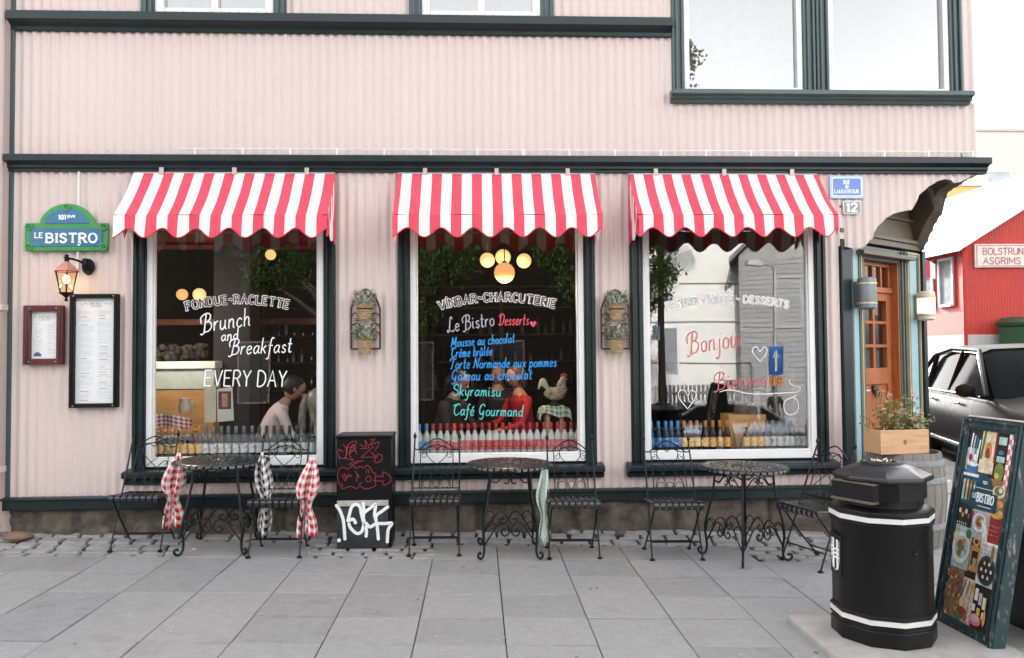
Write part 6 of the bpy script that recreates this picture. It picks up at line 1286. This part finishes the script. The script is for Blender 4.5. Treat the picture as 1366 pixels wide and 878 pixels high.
at_seat('person with long dark hair in black, seated at the left of the middle window', 588, 540, 1.55, R(55), sit(.35, .9, .2), NAVY, NAVY, HAIRD, .18, st='dark stool at the left of the cafe table')
at_seat('person in a red jumper seated beside the rooster figure', 700, 540, 1.9, R(-60), sit(.15, .9), REDJ, NAVY, HAIRB, .08, st='dark stool at the right of the cafe table')
at_seat('person in dark clothes seated at the back of the middle window', 664, 520, 2.9, R(0), sit(.1, .5), NAVY, NAVY, HAIRB, st='dark stool at the back of the middle window')

# ------------------------------------------------------------------ the street round the corner
PANE = M('pale_pane', (.30, .33, .35), .05, spec=1.0, var=.3, scale=1.5)
def house(name, label, loc, rz, wd, dp, h, ridge, wall, roofm, wins, base=None, along_y=True, flat=False, trim=None, pane=None):
    """local: front at y=0 facing -y, x from 0 to wd, depth towards +y"""
    t = thing(name, label, 'house', loc, rz)
    mb = MB(); pts = [(0, -2), (wd, -2), (wd, h), (wd/2, ridge), (0, h)] if (along_y and not flat) else [(0, -2), (wd, -2), (wd, h), (0, h)]
    mb.prism(pts, 0, dp); mb.build('wall', wall, t, smooth=False)
    mb = MB()
    if flat: mb.box((-.1, -.1, h), (wd+.1, dp+.1, h+.18))
    else:
        th_ = .16; sl = (ridge-h)/(wd/2); e_ = .3
        for s in (0, 1):
            P = [(-e_, h-sl*e_), (wd/2, ridge), (wd/2, ridge+th_*1.2), (-e_, h-sl*e_+th_)]
            if s: P = [(wd-x, z) for x, z in P]
            mb.prism([(x+(.001 if s else 0), z+.02) for x, z in P], -.25, dp+.25)
    mb.build('roof', roofm, t, smooth=False)
    if base: mb = MB(); mb.box((-.04, -.04, -1.9), (wd+.04, dp+.04, base[0])); mb.build('plinth', base[1], t, smooth=False)
    for face, u0, z0, u1, z1 in wins:
        Mx = Matrix.Identity(4) if face == 'f' else Matrix.Translation((0, 0, 0)) @ Matrix.Rotation(R(-90), 4, 'Z') @ Matrix.Translation((0, 0, 0))
        if face == 'l': u0, u1 = -u1, -u0
        mb = MB(); f_ = .07
        mb.box((u0-f_, -.05, z0-f_), (u0, .04, z1+f_), 0, Mx); mb.box((u1, -.05, z0-f_), (u1+f_, .04, z1+f_), 0, Mx); mb.box((u0, -.05, z1), (u1, .04, z1+f_), 0, Mx); mb.box((u0, -.08, z0-f_), (u1, .04, z0), 0, Mx)
        w_ = mb.build('window', trim or WHITE, t, smooth=False)
        mb = MB(); mb.add([Mx @ Vector(q) for q in ((u0, -.01, z0), (u1, -.01, z0), (u1, -.01, z1), (u0, -.01, z1))], [(0, 1, 2, 3)]); mb.build('pane', pane or PANE, w_, smooth=False)
    return t
REDW = M('red_corrugated_iron', (.50, .034, .024), .55, var=.12, scale=2); n_ = REDW.node_tree; wv = n_.nodes.new('ShaderNodeTexWave'); wv.wave_type = 'BANDS'; wv.bands_direction = 'X'; wv.inputs['Scale'].default_value = 4.0; bp_ = n_.nodes.new('ShaderNodeBump'); bp_.inputs['Strength'].default_value = .6; bp_.inputs['Distance'].default_value = .03; tc_ = n_.nodes.new('ShaderNodeTexCoord'); n_.links.new(tc_.outputs['Object'], wv.inputs[0]); n_.links.new(wv.outputs[1], bp_.inputs['Height']); n_.links.new(bp_.outputs[0], n_.nodes['Principled BSDF'].inputs['Normal'])
WROOF = M('white_metal_roof', (.80, .81, .82), .35, var=.04); CONC = M('pale_concrete', (.52, .50, .48), .85, var=.1)
rh = house('red_house', 'red corrugated iron house with white roof beyond the corner', (12.85, 13.0, 0), 0, 8.2, 8, 4.35, 6.85, REDW, WROOF, [('l', .55, 2.85, 1.1, 4.05), ('l', 1.5, 2.85, 2.05, 4.05), ('l', 3.2, 2.85, 3.75, 4.05)], (2.0, CONC), trim=M('grey_window_trim', (.5, .53, .55), .5))
mb = MB(); mb.tube([(-.06, -.04, 4.2), (-.06, -.04, .9)], .05, 8); mb.tube([(-.28, .0, 4.28), (-.1, -.04, 4.2)], .05, 8); mb.build('drainpipe', REDW, rh)
t = thing('upholsterer_sign', 'white sign board with red lettering on the red house', 'sign', (12.95+.12, 12.96, 3.76)); mb = MB(); mb.box((0, -.04, 0), (2.1, .03, .62)); mb.build('board', M('sign_cream', (.72, .62, .58), .6), t, bevel=.01); mb = MB(); mb.box((.04, -.046, .03), (2.06, -.039, .05)); mb.box((.04, -.046, .57), (2.06, -.039, .59)); mb.box((.04, -.046, .05), (.06, -.039, .57)); mb.build('border', M('sign_red', (.45, .16, .13), .6), t); mb = MB(); lettering(mb, 'BOLSTRUN', (.22, .34), (1.30, .34), .17, .028, y=-.043); lettering(mb, 'ASGRIMS', (.22, .09), (1.22, .09), .17, .028, y=-.043); mb.build('lettering', M('sign_letter', (.36, .12, .10), .6), t, smooth=False, recalc=False)
house('added_brown_house', 'added brown house behind the bistro, out of view, darkening the car reflections', (-6, 10.5, 0), 0, 10.4, 26, 11, 14, M('brown_iron', (.10, .06, .045), .7), M('brown_roof', (.06, .04, .035), .6), [('f', 2, 3, 3, 4.5), ('f', 6, 3, 7, 4.5)])  # added out of view, tall enough to keep bright sky off the car
house('yellow_house', 'yellow house standing behind the red house', (22.5, 34, 0), 0, 5.4, 8, 10.5, 11, M('yellow_render', (.72, .52, .18), .8), WROOF, [('f', 1.2, 6, 2.4, 7.8), ('f', 3.6, 6, 4.8, 7.8)], flat=True)
house('pale_apartment_block', 'pale pink white block rising behind the yellow house', (27.5, 44, 0), 0, 16, 10, 16.4, 17, M('pale_pink_render', (.70, .60, .55), .8), CONC, [('f', 3.0, 12.0, 4.6, 13.6), ('f', 7, 12.0, 8.6, 13.6)], flat=True)
t = thing('green_container', 'dark green waste container in front of the red house', 'container', (13.55, 11.6, g(13.5, 11.6))); mb = MB(); mb.prism([(0, .1), (1.7, .1), (1.8, 1.45), (-.06, 1.45)], 0, 1.1); 
for i in range(6): mb.prism([(.15+i*.27, .15), (.21+i*.27, .15), (.22+i*.27, 1.4), (.14+i*.27, 1.4)], -.04, .02)
mb.build('tub', M('container_green', (.03, .13, .06), .5, var=.2), t, bevel=.02); mb = MB(); mb.prism([(-.1, 1.45), (1.84, 1.45), (1.84, 1.55), (1.7, 1.68), (.05, 1.68), (-.1, 1.55)], -.06, 1.16); mb.build('lid', M('container_lid', (.02, .08, .045), .5), t, bevel=.02)
for i in (0, 1): mb = MB(); mb.tube([(.2+i*1.3, .2, .08), (.2+i*1.3, .9, .08)], .08, 12); mb.build('wheel', BLACK, t)

# cars
def make_car(label, paint, loc, rz, tall=1.0):
    t = thing('parked_car', label, 'car', loc, rz); GLS = M('dark_car_glass', (.010, .012, .014), .1, spec=.05, var=.2, ior=1.12); CHR = M('chrome_trim', (.7, .7, .72), .15, metal=1.0)
    st = [(-2.32, .55, .72, .72), (-2.25, .84, .42, .96), (-1.9, .89, .25, 1.03), (-1.2, .905, .22, 1.03), (-.3, .91, .22, 1.02), (.6, .91, .22, 1.00), (1.05, .90, .24, .985), (1.6, .88, .26, .90), (2.1, .82, .30, .78), (2.28, .70, .40, .66), (2.34, .5, .46, .58)]
    rings = []
    for x, hw, zb, zt in st:
        pr = [(-hw*.9, zb), (-hw, zb+.12), (-hw*1.0, (zb+zt)/2), (-hw*.985, zt-.10), (-hw*.90, zt-.015), (-hw*.5, zt+.025), (0, zt+.04)]; pr += [(-a, b) for a, b in pr[-2::-1]]; rings.append([(x, a, b) for a, b in pr])
    n = len(rings[0]); mb = MB(); mb.add([p for r_ in rings for p in r_], [(i*n+k, i*n+k+1, (i+1)*n+k+1, (i+1)*n+k) for i in range(len(rings)-1) for k in range(n-1)]+[(i*n, (i+1)*n, (i+1)*n+n-1, i*n+n-1) for i in range(len(rings)-1)]+[tuple(range(n)), tuple((len(rings)-1)*n+k for k in range(n))]); mb.build('body', paint, t, ang=40)
    H = 1.47*tall
    cab = [(-2.0, .78, 1.0, 1.0), (-1.35, .80, 1.0, H-.06), (-.75, .82, 1.0, H), (0, .82, 1.0, H), (.30, .81, 1.0, H-.05), (1.10, .78, .98, .985)]
    def ringc(x, hw, zb, zt, o=0): tw = hw-.14*(zt-zb)/.47+o; return [(x, -hw-.06-o, zb), (x, -tw, zt-.05+o), (x, -tw+.12, zt+.0+o), (x, 0, zt+.02+o), (x, tw-.12, zt+o), (x, tw, zt-.05+o), (x, hw+.06+o, zb)]
    rg = [ringc(*c_) for c_ in cab]; mb = MB(); mb.add([p for r_ in rg for p in r_], [(i*7+k, i*7+k+1, (i+1)*7+k+1, (i+1)*7+k) for i in range(len(rg)-1) for k in range(6)]); mb.build('cabin_glass', GLS, t, ang=35)
    mb = MB(); rg = [ringc(*c_, .012) for c_ in cab[1:5]]; mb.add([p for r_ in rg for p in r_[1:6]], [(i*5+k, i*5+k+1, (i+1)*5+k+1, (i+1)*5+k) for i in range(3) for k in range(4)]); mb.build('roof', paint, t, ang=35)
    for s in (-1, 1):
        mb = MB(); L = lambda x, z: (x, s*(.865-.16*(z-1.0)/.47), z)
        mb.tube([L(1.08, 1.0), L(.32, H-.06), L(-.7, H-.03), L(-1.4, H-.12), L(-1.98, 1.03)], .03, 6); mb.tube([L(-.28, 1.0), L(-.25, H-.05)], .028, 6); mb.tube([L(-1.25, 1.0), L(-1.3, H-.10)], .035, 6); mb.build('pillar', paint, t)
        mb = MB(); mb.tube([(x, s*(.915), 1.0) for x in (1.0, .3, -.5, -1.3, -1.8)], .012, 6); mb.tube([L(.98, 1.03), L(.28, H-.09), L(-.7, H-.065), L(-1.35, H-.14)], .01, 6); mb.build('window_trim', CHR, t)
        mb = MB(); mb.ball((.85, s*1.02, 1.06), .11, n=12, sc_=(.6, 1, .75)); mb.tube([(.85, s*.88, 1.0), (.85, s*.98, 1.02)], .03, 6); mb.build('mirror', paint, t)
        mb = MB(); mb.ball((2.12, s*.64, .70), .16, n=12, sc_=(.9, 1.1, .5)); mb.build('headlight', M('headlight_glass', (.25, .27, .29), .08, spec=1.0), t)
        for xd in (.35, -.75): mb = MB(); mb.tube([(xd-.18, s*.925, .87), (xd-.02, s*.93, .88)], .016, 6); mb.build('door_handle', CHR, t)
        mb = MB(); mb.box((-1.2, s*.905-.012, .33), (1.15, s*.905+.012, .37)); mb.build('side_strip', CHR, t, bevel=.004)
        for xw in (-1.42, 1.42):
            mb = MB(); Mw = Matrix.Rotation(R(90), 3, 'X'); mb.lathe([(.2, -.1), (.30, -.1), (.325, -.06), (.325, .06), (.30, .1), (.2, .1)], 28, (xw, s*.82, .325), M=Mw); wh = mb.build('wheel', M('tyre_rubber', (.015, .015, .015), .8), t)
            mb = MB(); mb.lathe([(.03, .103*1), (.205, .085), (.21, .10)], 20, (xw, s*.82, .325), M=Mw if s < 0 else Matrix.Rotation(R(-90), 3, 'X')); mb.build('rim', M('alloy_rim', (.45, .46, .47), .3, metal=.8), wh)
    mb = MB(); mb.box((2.27, -.42, .44), (2.352, .42, .60)); mb.build('grille', BLACK, t, bevel=.01)
    mb = MB(); mb.box((2.345, -.26, .36), (2.37, .26, .46)); mb.build('number_plate', WHITE, t)
    return t
CARP = M('dark_brown_car_paint', (.018, .014, .012), .3, spec=.12, ior=1.2, coat=.0, var=.05)
make_car('dark car parked beyond the corner, behind the pavement board', CARP, (6.97, 2.61, g(6.97, 2.61)-.03), math.atan2(-.963, -.27), 1.08)

# ------------------------------------------------------------------ the other side of the street (what the shop windows mirror)
GB_ = -1.2
WB = M('white_rendered_wall', (.80, .80, .78), .85, var=.05, scale=1.2); CLAP = M('grey_clapboard', (.30, .31, .32), .7, var=.1)
house('white_building', 'plain white rendered building across the street', (11.0, -20, GB_), math.pi, 5.2, 9, 9, 10, WB, CONC, [('f', 4.0, 2.0, 4.5, 3.6), ('f', 4.0, 5.2, 4.5, 6.8)], flat=True)
mb = MB()
for z in (1.2, 2.6, 4.0, 5.4, 6.8, 8.2): mb.box((5.7, -20.0, z), (11.1, -19.985, z+.05))
o = mb.build('wall_groove', M('groove_grey', (.2, .2, .2), .9)); o.parent = bpy.data.objects['white_building']; o.matrix_parent_inverse = Matrix.LocRotScale(Vector((11.0, -20, GB_)), Matrix.Rotation(math.pi, 3, 'Z').to_quaternion(), None).inverted()
gh = house('grey_clapboard_house', 'grey clapboard house across the street', (13.2, -16.8, GB_), math.pi+R(20), 4.8, 7, 6.0, 8.2, CLAP, M('grey_roof_iron', (.10, .10, .11), .5), [('f', 2.9, 3.6, 3.6, 5.2), ('f', 1.0, 3.6, 1.7, 5.2), ('f', 1.0, .8, 1.9, 2.3), ('f', 3.2, .3, 3.9, 2.2)], trim=M('grey_house_trim', (.36, .37, .38), .6))
mb = MB()
for i in range(38): mb.prism([(0, i*.16-.1), (4.8, i*.16-.1), (4.8, i*.16+.02), (0, i*.16+.02)], -.03, 0)
mb.build('clapboards', CLAP, gh, smooth=False)
house('dark_timber_house', 'black stained timber house across the street', (4.6, -21, GB_), math.pi, 22, 9, 9, 12, M('black_timber', (.006, .005, .004), .9, var=.4, spec=.05), M('black_roof', (.02, .02, .02), .7), [('f', 3.0, 1.2, 4.0, 3.2), ('f', 6.2, 1.2, 7.2, 3.2), ('f', 12, 1.2, 13, 3.2)], trim=DARKWOOD, pane=M('dark_pane', (.012, .012, .012), .6, spec=.1))
t = thing('lattice_fence', 'grey vertical slat fence across the street', 'fence', (7.0, -17.2, GB_))
mb = MB()
for i in range(22): x = -1.3+i*.13; mb.box((x, 0, 0), (x+.08, .03, 1.75))
for z in (.3, 1.45): mb.box((-1.3, .03, z), (1.55, .07, z+.09))
mb.build('slats', M('grey_fence_paint', (.16, .17, .18), .7), t)
t = thing('utility_pole', 'dark wooden pole across the street', 'pole', (5.0, -14, GB_)); mb = MB(); mb.tube([(0, 0, 0), (0, 0, 9)], [.11, .08], 12); mb.build('shaft', DARKWOOD, t); mb = MB(); mb.box((-.28, .1, 3.1), (-.08, .2, 3.5)); mb.build('pole_box', BLUEP, t)
t = thing('street_lamp', 'galvanised street lamp across the street', 'street lamp', (7.75, -13, GB_)); mb = MB(); mb.tube([(0, 0, 0), (0, 0, 4.9), (-.05, 0, 5.05), (-.35, 0, 5.12)], [.06, .045, .04, .04], 12); mb.build('pole', GALV, t); mb = MB(); mb.prism([(-.75, 5.06), (-.35, 5.02), (-.33, 5.14), (-.45, 5.2), (-.7, 5.18)], -.11, .11); mb.build('lamp_head', GALV, t, bevel=.02)
t = thing('one_way_sign', 'blue sign with white arrow on the lamp post across the street', 'traffic sign', (7.75, -12.93, 1.0)); mb = MB(); mb.box((-.2, 0, 0), (.2, .02, .75)); mb.build('blue_plate', M('sign_blue', (.02, .16, .55), .4), t); mb = MB(); mb.add([(-.035, .0205, .1), (.035, .0205, .1), (.035, .0205, .45), (.11, .0205, .45), (0, .0205, .65), (-.11, .0205, .45), (-.035, .0205, .45)], [tuple(range(7))]); mb.build('arrow', LETW, t, smooth=False); mb = MB(); mb.box((-.16, .0, -.28), (.16, .02, -.05)); mb.build('yellow_plate', M('sign_yellow', (.7, .45, .05), .5), t)
make_car('silver car parked across the street', M('silver_paint', (.45, .50, .56), .25, metal=.4, coat=.6), (5.9, -13.6, GB_), R(178))
person('person in a black t-shirt and jeans standing across the street', stand(0, .2), (9.0, -16.3, GB_), math.pi, BLK, JEANS, HAIRD, bare_arms=True)
person('person in a red jacket walking across the street', stand(.05, .3), (10.3, -16.0, GB_), math.pi-.5, REDJ, NAVY, HAIRB)
def tree(label, x, y, zb, th_, blobs, n, seed):
    t = thing('street_tree', label, 'tree', (x, y, zb)); rn = random.Random(seed)
    mb = MB(); mb.tube(smooth_pts([(0, 0, 0), (.05, 0, th_*.5), (-.05, .05, th_)]), [.2-.1*i/12 for i in range(13)], 10)
    for bx0, by0, bz0, br in blobs: mb.tube(smooth_pts([(-.05, .05, th_*.9), (bx0*.5, by0*.5, (th_+bz0)/2+.2), (bx0, by0, bz0)], 4), [.09-.07*i/8 for i in range(9)], 7)
    mb.build('trunk', BARK, t)
    mb = MB()
    for i in range(n):
        bx0, by0, bz0, br = rn.choice(blobs); d = Vector((rn.gauss(0, 1), rn.gauss(0, 1), rn.gauss(0, 1))).normalized()*br*rn.random()**.4; c_ = Vector((bx0, by0, bz0))+d*Vector((1, 1, .7)).length/1.58
        for k in range(5):
            p = c_+Vector([rn.gauss(0, .10) for _ in range(3)]); d2 = Vector([rn.gauss(0, 1) for _ in range(3)]).normalized(); s = d2.orthogonal().normalized(); l = rn.uniform(.08, .15); mb.add([p, p+d2*l*.5+s*l*.3, p+d2*l, p+d2*l*.5-s*l*.3], [(0, 1, 2, 3)])
    mb.build('crown', LEAF3, t, smooth=False, recalc=False); return t
tree('leafy street tree across the street, left of the shop view', -2.9, -13.2, g(-2.9, -13.2), 2.6, [(1.6, .6, 4.7, .75), (2.4, .8, 5.2, .7), (1.45, .2, 3.8, .5), (-1.9, .3, 5.1, .7), (-2.5, .5, 4.7, .45), (-2.6, .4, 5.7, .8), (.2, 0, 6.8, 1.4), (1.7, .3, 6.2, .9)], 1500, 2)
tree('slender street tree across the street beside the pole', 3.2, -13.4, g(3.2, -13.4), 2.8, [(-.85, .5, 4.6, .4), (-1.3, .4, 5.4, .5), (1.25, .7, 4.4, .5), (1.5, .7, 5.0, .4), (.2, .3, 6.4, 1.1), (1.3, .5, 5.8, .5), (.8, .2, 8.4, .9), (2.3, .2, 10.6, .4), (2.5, .2, 9.5, .35), (1.2, .2, 11.2, .9)], 1000, 5)
